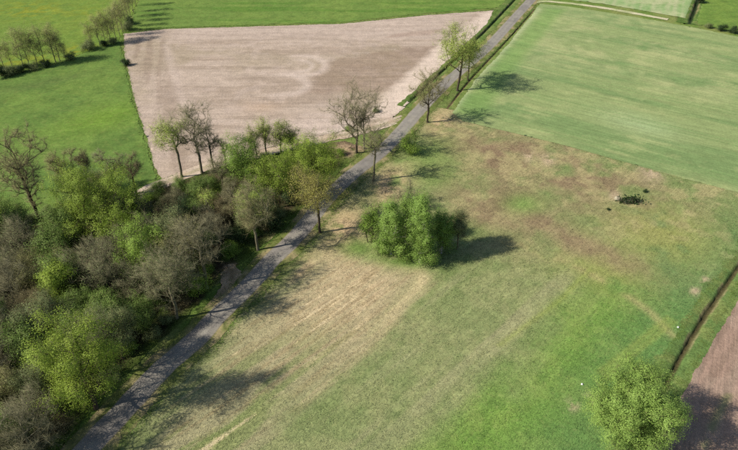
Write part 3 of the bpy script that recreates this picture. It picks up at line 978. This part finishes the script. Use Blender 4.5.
single("green_tree", "broad yellow-green tree at the road bend, left of the bare fan-shaped tree", "tree", 0, (313, 192), 139, 34, 8, 'yellowgreen', 'dark', 'olive', AV, **{**leafy, 'nclump': 60, 'leaves': 13500, 'cb': 0.2, 'leaf': .22})
single("green_tree", "light yellow-green tree between the round green tree and the broad road-bend tree", "tree", 0, (276, 208), 154, 22, 9, 'yellowgreen', 'dark', 'olive', None, **{**leafy, 'leaves': 5200, 'cb': 0.2, 'leaf': .22})
single("green_tree", "small bright yellow-green tree below the light yellow-green tree, beside the road", "tree", 0, (256, 228), 186, 15, 10, 'limegreen', 'dark', 'olive', None, **{**leafy, 'leaves': 2600, 'ntarget': 260, 'nclump': 30, 'cb': 0.15})
single("green_tree", "dense rounded green tree left of the row of slim trees by the track", "tree", 0, (246, 188), 136, 18, 11, 'bright', 'dark', 'olive', None, **{**leafy, 'shape': 'round', 'leaves': 6500, 'cb': 0.1, 'clump_sig': .2})
for i, (bu, bv, tv, hwp, txt) in enumerate(((257, 157, 127, 7, "leftmost of the slim pale trees by the dirt track"), (266, 154, 118, 8, "second from left of the slim pale trees by the dirt track"),
                                       (281, 152, 121, 10, "third from left of the slim pale green trees by the dirt track"), (293, 149, 129, 6, "rightmost of the slim pale green trees by the dirt track"))):
    single("slim_tree", txt, "tree", 0, (bu, bv), tv, hwp, 20 + i, 'limegreen', 'grey', 'olive', "slim trees by the dirt track", shape=('round', 'vase', 'dome', 'vase')[i], nclump=26, ntarget=170, twigs=12, twig_len=1.1, lean=((-.05, 0), (0.02, 0), (.04, 0), (-.02, 0))[i], cb=(.15, .25, .12, .2)[i], leaves=(700, 1000, 1500, 800)[i], leaf=0.24, leaf_sig=.3)
single("slim_tree", "light green half-leafed tree on the lower left edge of the tilled field", "tree", 0, (182, 177), 116, 18, 30, 'limegreen', 'grey', 'olive', None, lean=(-0.05, 0), shape='round', nclump=34, ntarget=300, twigs=6, cb=0.36, leaves=2200, leaf=0.24, leaf_sig=.3)
single("bare_tree", "grey leafless tree with dense rounded crown in front of the tilled field", "tree", 0, (202, 173), 104, 21, 31, None, 'grey', 'grey', None, **{**bare, 'shape': 'round', 'ntarget': 700, 'nclump': 60, 'cb': 0.25, 'twigs': 11})
single("bare_tree", "smaller grey leafless tree right behind the dense grey leafless tree", "tree", 0, (213.5, 168.5), 122, 13, 32, None, 'grey', 'grey', None, **{**bare, 'ntarget': 260, 'nclump': 28})
single("bare_tree", "thin grey sapling between the small leafless tree and the rounded green tree", "tree", 0, (226, 164), 137, 8, 33, None, 'grey', 'grey', None, **{**bare, 'ntarget': 110, 'nclump': 14})
# the wood's landmarks
single("bare_tree", "big spreading leafless tree at the left edge, against the green pasture", "tree", 0, (40, 219), 122, 32, 40, 'olive', 'dark', 'olive', None, **{**bare, 'cb': 0.14, 'ntarget': 620, 'nclump': 95, 'clump_sig': .1, 'leaves': 900, 'leaf': .18, 'lean': (-0.03, 0), 'tr': .28, 'twig_r': .011, 'twigs': 18})
single("green_tree", "large yellow-green tree at the top of the wood below the pasture", "tree", 0, (112, 246), 163, 43, 41, 'yellowgreen', 'dark', 'olive', None, **{**leafy, 'leaves': 16000, 'nclump': 62, 'ntarget': 600, 'cb': 0.15, 'leaf': .23, 'clump_sig': .11})
single("green_tree", "yellow-green tree cut by the left edge below the big spreading leafless tree", "tree", 0, (0, 262), 186, 25, 42, 'yellowgreen', 'dark', 'olive', None, **{**leafy, 'leaves': 7000, 'cb': 0.15, 'leaf': .22})
for i, (bu, bv, tv, hwp, lk, txt) in enumerate(((71, 196, 148, 13, 'olive', "olive budding small tree right of the big spreading leafless tree"), (92, 190, 149, 8, None, "dark bare sapling behind the large yellow-green tree, left one"),
                                       (118, 196, 149, 12, None, "bare pale tree peeking over the large yellow-green tree"), (137, 196, 152, 11, None, "bare brownish tree behind the right shoulder of the large yellow-green tree"))):
    single("bare_tree", txt, "tree", 0, (bu, bv), tv, hwp, 45 + i, lk, 'dark', ('olive', 'brown', 'grey', 'brown')[i], None, **{**bare, 'ntarget': 260, 'nclump': 26, 'leaves': 700 if lk else 0, 'leaf': .2})
single("green_tree", "bright fresh-green tree in the middle of the wood", "tree", 0, (152, 288), 217, 26, 50, 'bright', 'dark', 'olive', None, **{**leafy, 'leaves': 7000, 'cb': 0.15, 'nclump': 40, 'clump_sig': .13})
single("evergreen_bush", "dark evergreen bush beside the pale clearing in the wood", "bush", 0, (188, 240), 200, 14, 51, 'dark', 'dark', 'brown', None, **{**leafy, 'leaves': 5000, 'cb': 0.05, 'leaf': .2, 'ntarget': 260})
single("bare_tree", "greenish leafless tree leaning over the left road edge below the bronze tree", "tree", 0, (258, 250), 186, 21, 52, 'greygreen', 'grey', 'olive', None, **{**bare, 'leaves': 1200, 'leaf': .18, 'lean': (-0.04, 0)})
single("bare_tree", "dense grey leafless tree beside the sandy lay-by on the road", "tree", 0, (207, 288), 212, 24, 53, None, 'grey', 'grey', None, **{**bare, 'shape': 'round', 'ntarget': 620, 'nclump': 55, 'twigs': 10})
single("green_tree", "round yellow-green tree near the bottom of the wood beside the road", "tree", 0, (96, 408), 315, 41, 54, 'yellowgreen', 'dark', 'olive', None, **{**leafy, 'leaves': 12500, 'nclump': 48, 'ntarget': 600, 'cb': 0.14, 'leaf': .2, 'clump_sig': .1, 'tr': .25})
single("green_tree", "small yellow-green tree alone among grey trees in the left wood", "tree", 0, (68, 318), 263, 14, 55, 'yellowgreen', 'dark', 'olive', None, **{**leafy, 'leaves': 3600, 'cb': 0.3, 'nclump': 26, 'ntarget': 240})
single("bare_tree", "pale grey-olive tree with light trunk overhanging the road edge mid-wood", "tree", 0, (177, 318), 246, 31, 56, 'greygreen', 'grey', 'grey', None, **{**bare, 'leaves': 2200, 'leaf': .17, 'ntarget': 620, 'shape': 'round'})
single("green_shrub", "small bright green shrub under the dense grey tree by the road", "shrub", 0, (199, 294), 274, 9, 57, 'bright', 'dark', 'olive', None, **{**leafy, 'leaves': 1500, 'cb': 0.05, 'ntarget': 120, 'nclump': 16, 'stems': 3})
single("slim_tree", "slender yellow-green sapling right of the pale clearing in the wood", "tree", 0, (212, 224), 187, 7, 58, 'limegreen', 'grey', 'olive', None, shape='round', nclump=14, ntarget=110, twigs=5, cb=0.2, leaves=900, leaf=.22, leaf_sig=.28)
# birch clump in the meadow
BG = "birch clump in the meadow"
birch = dict(shape='column', nclump=75, ntarget=420, twigs=5, cb=0.0, stem=0.85, droop=0.25, leaf=0.21, leaf_sig=0.32, clump_sig=.12)
single("birch_tree", "taller birch in the middle of the meadow clump", "tree", 0, (420, 262), 194, 11.5, 60, 'birch', 'birch', 'olive', BG, leaves=13000, **birch)
single("birch_tree", "birch at the left front of the meadow clump", "tree", 0, (391, 254), 200, 10.5, 61, 'birch', 'birch', 'olive', BG, leaves=10000, **birch)
single("birch_tree", "birch standing behind the middle of the meadow clump", "tree", 0, (406, 242), 190, 9.5, 62, 'birch', 'birch', 'olive', BG, leaves=6500, **{**birch, 'ntarget': 260})
single("birch_tree", "darker birch at the right of the meadow clump", "tree", 0, (441, 253), 207, 9.5, 63, 'birch', 'birch', 'olive', BG, leaves=6500, **{**birch, 'ntarget': 260})
single("green_shrub", "leafy green bush at the left end of the meadow birch clump", "shrub", 0, (370, 243), 206, 11, 64, 'bright', 'dark', 'olive', BG, **{**leafy, 'leaves': 2600, 'cb': 0.05, 'ntarget': 180, 'stems': 3, 'nclump': 24})
single("bare_tree", "thin grey-green half-bare tree at the right end of the birch clump", "tree", 0, (457, 249), 211, 9, 65, 'greygreen', 'grey', 'olive', BG, **{**bare, 'shape': 'round', 'leaves': 3200, 'leaf': .18, 'ntarget': 260, 'nclump': 26, 'cb': 0.1})
single("bare_shrub", "grey twiggy bush behind the meadow birch clump", "shrub", 0, (407, 206), 184, 13, 66, 'greygreen', 'grey', 'grey', None, **{**bare, 'leaves': 900, 'leaf': .18, 'ntarget': 220, 'nclump': 24, 'stems': 3, 'cb': 0.05})
for q, (bu, bv, tv, hp, txt) in enumerate(((404, 259, 240, 9, "low leafy bush filling the foot between the two front birches"), (427, 264, 246, 9, "low leafy bush at the right foot of the taller middle birch"), (383, 252, 236, 8, "low leafy bush at the left foot of the left front birch"))):
    single("green_shrub", txt, "shrub", 0, (bu, bv), tv, hp, 160 + q, 'birch', 'dark', 'olive', BG, **{**leafy, 'leaves': 1500, 'cb': 0.03, 'ntarget': 120, 'stems': 3, 'nclump': 16})
single("green_shrub", "low dark green bush right of the road near the cereal field", "shrub", 0, (411, 154), 134, 9, 67, 'bright', 'dark', 'olive', None, **{**leafy, 'leaves': 1800, 'cb': 0.05, 'ntarget': 140, 'nclump': 18, 'stems': 3})
# big tree, lower right
single("meadow_tree", "big round light green tree by the ditch in the lower right corner", "tree", 0, (624, 438), 372, 50, 70, 'willow', 'dark', 'olive', None, H=10.6, R=5.25,
       **{**leafy, 'leaves': 31000, 'nclump': 135, 'lobes': .45, 'ntarget': 1000, 'cb': 0.02, 'leaf': .2, 'clump_sig': .085, 'leaf_sig': .3})

# alders in two rows at the top left
al = dict(shape='round', cb=0.1, stem=0.97, nclump=60, ntarget=170, twigs=7, twig_len=1.2, leaf=0.24, leaf_sig=.4, tr=.1, clump_sig=.2)
ald = [Tree(0, 'alder', 'grey', 'alder', seed=80 + i, H=12.0, R=(1.9, 2.2, 1.7)[i], leaves=(1000, 1300, 800)[i], **al) for i in range(3)]
R1 = [(4, 68, 36), (13, 68, 36), (24, 68.5, 24), (30, 67, 25), (38, 65.5, 24), (45, 64.5, 22), (56, 62.5, 21), (60, 61, 24), (66, 60, 41)]
N1 = ["leftmost", "second from the left", "third from the left", "fourth from the left", "fifth from the left", "sixth from the left", "third from the right", "second from the right", "rightmost, shortest"]
for i, (bu, bv, tv) in enumerate(R1):
    H = height_at(bv, tv)
    x, y = gp(bu, bv)
    k = H / 12.0
    w = 1.3 if i >= 6 else 1.0
    ald[i % 3].place("alder_tree", "slim alder in the front row by the left pasture, " + N1[i], "tree", (x, y), i * 1.9, (k * w, k * w, k), "alders along the pasture ditch")
R2 = [(92, 47.5, 19), (100, 46, 12), (106, 44, 10), (111, 43, 7), (116, 40.5, 4), (120, 36, 0), (123, 32, -4), (126, 27, -8), (129, 22, -13), (131, 17, -17), (133.5, 12, -21), (136, 6, -26), (138, 0, -30)]
N2 = ["nearest", "second nearest", "third nearest", "fourth nearest", "fifth nearest", "sixth nearest", "seventh nearest", "eighth nearest", "ninth nearest", "tenth nearest", "third from the far end", "second from the far end", "at the far end"]
for i, (bu, bv, tv) in enumerate(R2):
    H = height_at(bv, tv)
    x, y = gp(bu, bv)
    k = H / 12.0
    w = 1.05
    ald[(i + 1) % 3].place("alder_tree", "alder in the row running up to the tilled field corner, " + N2[i], "tree", (x, y), i * 2.3, (k * w, k * w, k), "alders along the tilled field corner")

# shrubs shared by copies
SH = [Tree(0, 'greygreen', 'dark', 'olive', seed=90, H=2.4, R=1.6, cb=0.05, stems=3, nclump=20, ntarget=150, twigs=4, twig_len=.6, leaves=1700, leaf=.2, leaf_sig=.25),
      Tree(0, 'bright', 'dark', 'olive', seed=91, H=2.0, R=1.5, cb=0.05, stems=3, nclump=20, ntarget=150, twigs=3, twig_len=.5, leaves=1700, leaf=.18, leaf_sig=.22),
      Tree(0, 'dark', 'dark', 'brown', seed=92, H=2.2, R=1.5, cb=0.05, stems=3, nclump=20, ntarget=150, twigs=3, twig_len=.5, leaves=2000, leaf=.2, leaf_sig=.25),
      Tree(0, 'rust', 'dark', 'brown', seed=93, H=2.0, R=1.6, cb=0.05, stems=3, nclump=20, ntarget=160, twigs=9, twig_len=.6, leaves=500, leaf=.16, leaf_sig=.25)]
for i, (bu, bv, s, k, txt) in enumerate(((89, 50, 1.3, 0, "dark bush at the foot of the nearest alder by the field corner"), (71, 59.5, .9, 0, "low bush just right of the rightmost front-row alder"), (126, 65.5, .8, 2, "small dark bush on the left edge of the tilled field"),
                                    (2, 77, 1.4, 2, "dark bush at the left edge under the front alders"), (12, 75, 1.2, 0, "second bush from the left edge under the front alders"), (24, 72, 1.0, 2, "third bush from the left edge under the front alders"), (34, 70, .9, 0, "fourth bush from the left edge under the front alders"), (46, 67, .9, 2, "fifth bush from the left edge under the front alders"),
                                    (104, 46.5, .8, 2, "low bush between the first alders by the field corner"), (113, 44, .9, 0, "low bush under the fourth alder by the field corner"), (128, 30, 1.1, 0, "bush at the alder foot by the field's top left corner"), (130, 24, 1.0, 2, "bush beside the alders above the field corner"),
                                    (699, 3, 1.1, 2, "dark bush on the short ditch in the top right corner"), (708, 28, .7, 0, "low bush left on the top edge of the cereal field"), (722, 31, .9, 2, "dark low bush on the top right edge of the cereal field"), (733, 33, .9, 2, "rightmost dark bush along the cereal field's top edge"),
                                    (376, 112, .5, 0, "tiny bush on the tilled field's lower edge near the road"), (349, 131, .6, 1, "small green bush on the track beside the bare fan-shaped tree"))):
    x, y = gp(bu, bv)
    SH[k].place("low_bush", txt, "bush", (x, y), i * 1.3, (s, s, s * 0.85), "low bushes on field edges")

# trees filling the wood
wild = dict(shape='round', cb=0.22, stem=0.55, nclump=38, ntarget=380, twigs=10, twig_len=1.15, clump_sig=.12, tr=.17)
FILL = [("grey leafless tree", "bare_tree", Tree(0, None, 'grey', 'grey', seed=100, H=9.0, R=3.2, **wild)),
        ("olive budding tree", "budding_tree", Tree(0, 'olive', 'dark', 'olive', seed=101, H=9.0, R=3.1, **{**wild, 'leaves': 2600, 'leaf': .2, 'leaf_sig': .3})),
        ("brownish leafless tree", "bare_tree", Tree(0, 'rust', 'dark', 'brown', seed=102, H=8.5, R=3.0, **{**wild, 'leaves': 900, 'leaf': .17})),
        ("grey-green leafing tree", "budding_tree", Tree(0, 'greygreen', 'dark', 'olive', seed=103, H=9.0, R=3.0, **{**wild, 'shape': 'dome', 'twigs': 6, 'leaves': 4200, 'leaf': .2, 'leaf_sig': .28})),
        ("twiggy grey tree", "bare_tree", Tree(0, 'greygreen', 'dark', 'grey', seed=104, H=8.0, R=2.9, **{**wild, 'shape': 'vase', 'leaves': 700, 'leaf': .18})),
        ("mid green tree", "budding_tree", Tree(0, 'midgreen', 'dark', 'olive', seed=105, H=7.5, R=2.5, **{**leafy, 'ntarget': 300, 'leaves': 5200, 'leaf': .2, 'cb': .15}))]
MARKS = [("the big spreading leafless tree", 40, 175), ("the large yellow-green tree", 112, 205), ("the left-edge yellow-green tree", 8, 215), ("the bright fresh-green tree", 152, 245), ("the dark evergreen bush", 188, 218),
         ("the dense grey tree by the lay-by", 212, 245), ("the round yellow-green tree", 88, 355), ("the small yellow-green tree", 68, 278), ("the pale grey-olive road tree", 170, 280), ("the rounded green tree", 246, 162), ("the broad road-bend tree", 300, 170)]
SEEN = []     # (thing, label, u) of the copies in the wood
NUM = ["", "one", "two", "three", "four", "five", "six", "seven", "eight", "nine", "ten", "eleven", "twelve"]
ORD = ["first", "second", "third", "fourth", "fifth", "sixth", "seventh", "eighth", "ninth", "tenth", "eleventh", "twelfth"]
def single_out():
    by = {}
    for o, lab, u in SEEN:
        by.setdefault(lab, []).append((u, o))
    for lab, L in by.items():
        L.sort(key=lambda q: q[0])
        for i, (u, o) in enumerate(L):
            if len(L) > 1:
                o["label"] = ("leftmost " if i == 0 else "rightmost " if i == len(L) - 1 else ORD[i] + " from left, ") + lab
def where(u, v):
    best = min(MARKS, key=lambda m: math.hypot(u - m[1], v - m[2]))
    du, dv = u - best[1], v - best[2]
    dist = math.hypot(du, dv)
    if abs(du) > abs(dv) * 2:
        rel = "right of" if du > 0 else "left of"
    elif abs(dv) > abs(du) * 2:
        rel = "below" if dv > 0 else "above"
    else:
        rel = ("below" if dv > 0 else "above") + (" right of" if du > 0 else " left of")
    how = "close " if dist < 35 else ""
    return how + rel + " " + best[0]

rng = random.Random(5)
for q in ((38, 228), (42, 240), (30, 238), (50, 232)):            # keep the foot of the big leafless tree open
    PLACED.append((*gp(*q), 3.4))
WOODB = gpoly([(-60, 268), (0, 236), (55, 226), (100, 214), (150, 204), (176, 200), (196, 190), (228, 184), (242, 200), (280, 206), (296, 206), (280, 220), (250, 240), (226, 258), (206, 284), (182, 312), (150, 340), (116, 372), (84, 410), (58, 446), (20, 500), (-20, 545), (-150, 545)])
cand = []
nr = np.random.default_rng(5)
XY = np.stack([nr.uniform(-75, -5, 12000), nr.uniform(28, 95, 12000)], 1)
XY = XY[poly_sd(WOODB, XY[:, 0], XY[:, 1]) < 0]
for x, y in XY:
    if all((x - a) ** 2 + (y - b) ** 2 > max(2.0, r * 0.85) ** 2 for a, b, r in PLACED) and all((x - a) ** 2 + (y - b) ** 2 > 3.3 ** 2 for a, b in cand):
        cand.append((x, y))
cand.sort(key=lambda p: -p[1])
for i, (x, y) in enumerate(cand):
    u, v = to_uv(x, y)
    k = rng.choices(range(6), (4, 4, 1, 5, 4, 7))[0]
    s = rng.uniform(0.8, 1.2)
    if v < 262 and u > 120:
        s *= 0.68
    desc, nm, tr = FILL[k]
    Hh = tr.H * s
    uc, vc = u * 1.0, v - Hh * 0.65 * px_per_m(v) * 0.85
    size = "low " if Hh < 6.2 else ("tall " if Hh > 8.9 else "")
    lab = size + desc + " in wood " + where(uc, vc)
    lab = lab.replace(" in wood ", " ") if len(lab.split()) > 13 else lab
    SEEN.append((None, lab, u))
    SEEN[-1] = (tr.place(nm, lab, "tree", (x, y), rng.uniform(0, 6.28), (s * rng.uniform(.9, 1.1), s * rng.uniform(.9, 1.1), s), "trees filling the wood left of the road"), lab, u)
# undergrowth bushes in the wood and along its edge
cb_ = []
XY = np.stack([nr.uniform(-72, 2, 4000), nr.uniform(30, 108, 4000)], 1)
XY = XY[(poly_sd(gpoly(WOOD), *XY.T) < -0.8) & (line_d(ROAD, *XY.T) > 4.2) & (line_d(TRACK, *XY.T) > 2.5)]
for x, y in XY:
    if all((x - a) ** 2 + (y - b) ** 2 > 2.8 ** 2 for a, b in cb_) and all((x - a) ** 2 + (y - b) ** 2 > 1.0 for a, b in cand) and all((x - a) ** 2 + (y - b) ** 2 > 1.2 for a, b, _r in PLACED):
        u, v = to_uv(x, y)
        if (abs(u - 203) < 14 and abs(v - 209) < 9) or (abs(u - 230) < 20 and abs(v - 280) < 22):
            continue
        cb_.append((x, y))
for i, (x, y) in enumerate(cb_[:190]):
    u, v = to_uv(x, y)
    k = rng.choices(range(4), (5, 2, 2, 4))[0]
    s = rng.uniform(0.6, 1.25)
    lab = ("grey-green", "fresh green", "dark green", "withered brown")[k] + " undergrowth bush " + where(u, v - 8 * s)
    ob = SH[k].place("undergrowth_bush", lab, "bush", (x, y), rng.uniform(0, 6.28), (s, s, s * rng.uniform(.7, 1.1)), "undergrowth bushes in the wood")
    SEEN.append((ob, lab, u))
single_out()

# ------------------------------------------------------------------ grass: tufts too many to count
m_tuft = tuft_mat("grass_blades")
def tufts(name, label, n, poly_px, colf, h=(0.03, 0.1), spread=0.2, seed=1, near_bias=1.6, extra=None, blades=4, var=0.15, z0=0.0):
    rng = np.random.default_rng(seed)
    P = gpoly(poly_px)
    pts = np.zeros((0, 2))
    x0, x1, y0, y1 = max(P[:, 0].min(), -80), min(P[:, 0].max(), 110), max(P[:, 1].min(), 34), min(P[:, 1].max(), 215)
    while len(pts) < n:
        # evenly spread in the picture's depth: denser towards the near side
        yy = y0 + (y1 - y0) * rng.uniform(0, 1, n * 3) ** near_bias
        xx = rng.uniform(x0, x1, n * 3)
        u, v = to_uv(xx, yy)
        ok = (poly_sd(P, xx, yy) < 0) & (u > -40) & (u < 790) & (v > -15) & (v < 480) & (line_d(ROAD, xx, yy) > 1.75)
        if extra is not None:
            ok &= extra(xx, yy, rng)
        pts = np.vstack([pts, np.stack([xx, yy], 1)[ok]])
    pts = pts[:n]
    X, Y = pts[:, 0], pts[:, 1]
    zc = z0 + bank_z(X, Y) + relief(X, Y, 0.12) + 0.03
    C = 1.22 * colf(X, Y) * (1 + rng.normal(size=(n, 1)) * var).clip(0.5, 1.7)
    size = (0.6 + 0.8 * fbm(X * 0.4, Y * 0.4, 301))
    B = blades
    base = np.repeat(np.stack([X, Y, zc - 0.04], 1), B, 0) + np.hstack([rng.normal(size=(n * B, 2)) * spread * 0.6, np.zeros((n * B, 1))])
    ang = rng.uniform(0, 6.283, n * B)
    out = np.stack([np.cos(ang), np.sin(ang)], 1)
    hh = rng.uniform(*h, n * B) * np.repeat(size, B)
    wd = rng.uniform(0.03, 0.065, n * B)
    side = np.stack([-out[:, 1], out[:, 0]], 1)
    V = np.zeros((n * B, 3, 3))
    V[:, 0] = base; V[:, 1] = base; V[:, 2] = base
    V[:, 0, :2] += side * wd[:, None]
    V[:, 1, :2] -= side * wd[:, None]
    V[:, 2, :2] += out * (rng.uniform(0.6, 1.6, n * B) * spread)[:, None]
    V[:, 2, 2] += hh
    fn = np.cross(V[:, 1] - V[:, 0], V[:, 2] - V[:, 0])
    fl = fn[:, 2] < 0                                            # blades face the sky
    V[fl] = V[fl][:, [1, 0, 2]]
    col = np.repeat(C, B * 3, 0)
    me = np_mesh(name, V.reshape(-1, 3), np.arange(n * B * 3).reshape(-1, 3), col, smooth_shade=True)
    nv = rng.normal(size=(n * B * 3, 3)) * 0.28 + np.array([0, 0, 1.0])
    nv /= np.linalg.norm(nv, axis=1)[:, None]
    me.normals_split_custom_set_from_vertices(nv.tolist())
    return put(name, me, m_tuft, kind="stuff", label=label, cat="grass")

tufts("meadow_grass", "mixed green and straw-coloured grass covering the open meadow", 70000, MEADOW, col_meadow, seed=1, extra=lambda x, y, r: line_d(DITCH, x, y) > 1.1)
tufts("verge_grass", "rough grass along the road edges", 7000, [(60, 500), (330, 150), (540, -10), (620, -10), (470, 130), (380, 240), (150, 500)], col_ground, h=(0.05, 0.16), seed=2,
      extra=lambda x, y, r: line_d(ROAD, x, y) < 3.4 + r.normal(size=len(x)) * 0.3, near_bias=1.2)
tufts("ditch_grass", "tall rank grass on the banks of the right-hand ditch", 2200, [(560, 520), (690, 300), (850, 150), (880, 200), (740, 330), (640, 520)], col_ground, h=(0.05, 0.14), seed=3,
      extra=lambda x, y, r: (np.abs(line_d(DITCH, x, y) - 1.35) < 0.45), near_bias=1.3)
tufts("woodland_grass", "grass and herbs on the floor of the wood", 14000, WOOD, col_wood, h=(0.15, 0.4), spread=0.25, seed=4, near_bias=1.3)
tufts("pasture_edge_grass", "long grass along the field edges", 2200, [(110, 200), (100, 20), (520, -5), (520, 20), (170, 45), (180, 200)], _np_, h=(0.06, 0.18), spread=.25, seed=5,
      extra=lambda x, y, r: np.abs(poly_sd(gpoly(TILLED), x, y) - 0.5) < 0.7, near_bias=1.0)

# ------------------------------------------------------------------ small things in the meadow
def stone_mat(name, a, b):
    return bark_mat(name, tuple(lin(a) * .65), tuple(lin(b) * .65), 3.0)
m_stone = stone_mat("pale_stone", (150, 142, 120), (190, 182, 156))
m_white = stone_mat("white_stone", (222, 222, 218), (246, 246, 244))

def boulder(name, label, cat, loc, sx, sy, sz, seed, mat):
    rng = np.random.default_rng(seed)
    n, k = 14, 9
    V, F = [], []
    for j in range(k):
        th = math.pi * j / (k - 1)
        for i in range(n):
            ph = 2 * math.pi * i / n
            d = np.array([math.sin(th) * math.cos(ph), math.sin(th) * math.sin(ph), math.cos(th)])
            w = 0.8 + 0.5 * float(fbm(d[0] * 1.7 + 5 + seed, d[1] * 1.7 + d[2] * 2.1 + 3, seed, 3))
            d = np.round(np.sign(d) * np.abs(d) ** 0.7 * w * 2.6 + 0.3 * rng.normal(size=3)) / 2.6 * 0.5 + d * w * 0.5
            V.append((d[0] * sx, d[1] * sy, max(d[2] * sz, -0.35 * sz) + sz * 0.25))
    F = [[j * n + i, (j + 1) * n + i, (j + 1) * n + (i + 1) % n, j * n + (i + 1) % n] for j in range(k - 1) for i in range(n)]
    o = put(name, np_mesh(name, np.array(V), np.array(F), smooth_shade=False), mat, label=label, cat=cat)
    o.location = (*loc, 0.0)
    return o

x, y = gp(617, 199.5)
boulder("boulder", "pale boulder at the left end of the dark brush heap in the meadow", "stone", (x, y), 0.5, 0.4, 0.42, 3, m_stone)
x, y = gp(629, 202)
heap = thing("brush_heap", "dark heap of cut branches and brambles in the brown upper meadow", "heap", (x, y, 0))
rg = np.random.default_rng(8)
n = 260
cx = np.stack([rg.normal(size=n) * 0.85, rg.normal(size=n) * 0.4, np.abs(rg.normal(size=n)) * 0.3 + 0.06], 1)
dv = rg.normal(size=(n, 3)) * np.array([1, 0.8, 0.35])
dv /= np.linalg.norm(dv, axis=1)[:, None]
L_ = rg.uniform(0.4, 0.9, n)[:, None]
p0, p1 = cx - dv * L_ / 2, cx + dv * L_ / 2
p0[:, 2] = np.maximum(p0[:, 2], 0.03)
p1[:, 2] = np.maximum(p1[:, 2], 0.03)
rr = rg.uniform(0.01, 0.028, n)
put("branch_pile", np_mesh("branch_pile", *tubes(p0, p1, rr, rr * 0.6, 4)), BARK['grey'], parent=heap, kind="stuff")
c = np.stack([rg.normal(size=700) * 0.8 + 0.1, rg.normal(size=700) * 0.35, np.abs(rg.normal(size=700)) * 0.42 + 0.05], 1)
a_ = rg.normal(size=(700, 3)) * 0.1
b_ = rg.normal(size=(700, 3)) * 0.1
put("bramble_leaves", np_mesh("bramble_leaves", np.stack([c - a_, c + b_, c + a_, c - b_], 1).reshape(-1, 3), np.arange(2800).reshape(-1, 4), tint=rg.uniform(0, 1, 700)), LEAF['dark'], parent=heap, kind="stuff")
x, y = gp(645, 192)
SH[2].place("low_bush", "tiny dark tuft bush up and right of the brush heap", "bush", (x, y), 0.4, (.3, .25, .22), "low bushes on field edges")
x, y = gp(608, 210)
SH[2].place("low_bush", "tiny dark tuft bush down and left of the brush heap", "bush", (x, y), 2.4, (.2, .2, .16), "low bushes on field edges")
boulder("white_stone", "small white stone in the grass left of the big round tree", "stone", gp(582, 384.5), 0.13, 0.11, 0.16, 5, m_white)
boulder("white_stone", "small white stone in the grass beside the right-hand ditch", "stone", gp(678, 327.5), 0.12, 0.1, 0.15, 6, m_white)
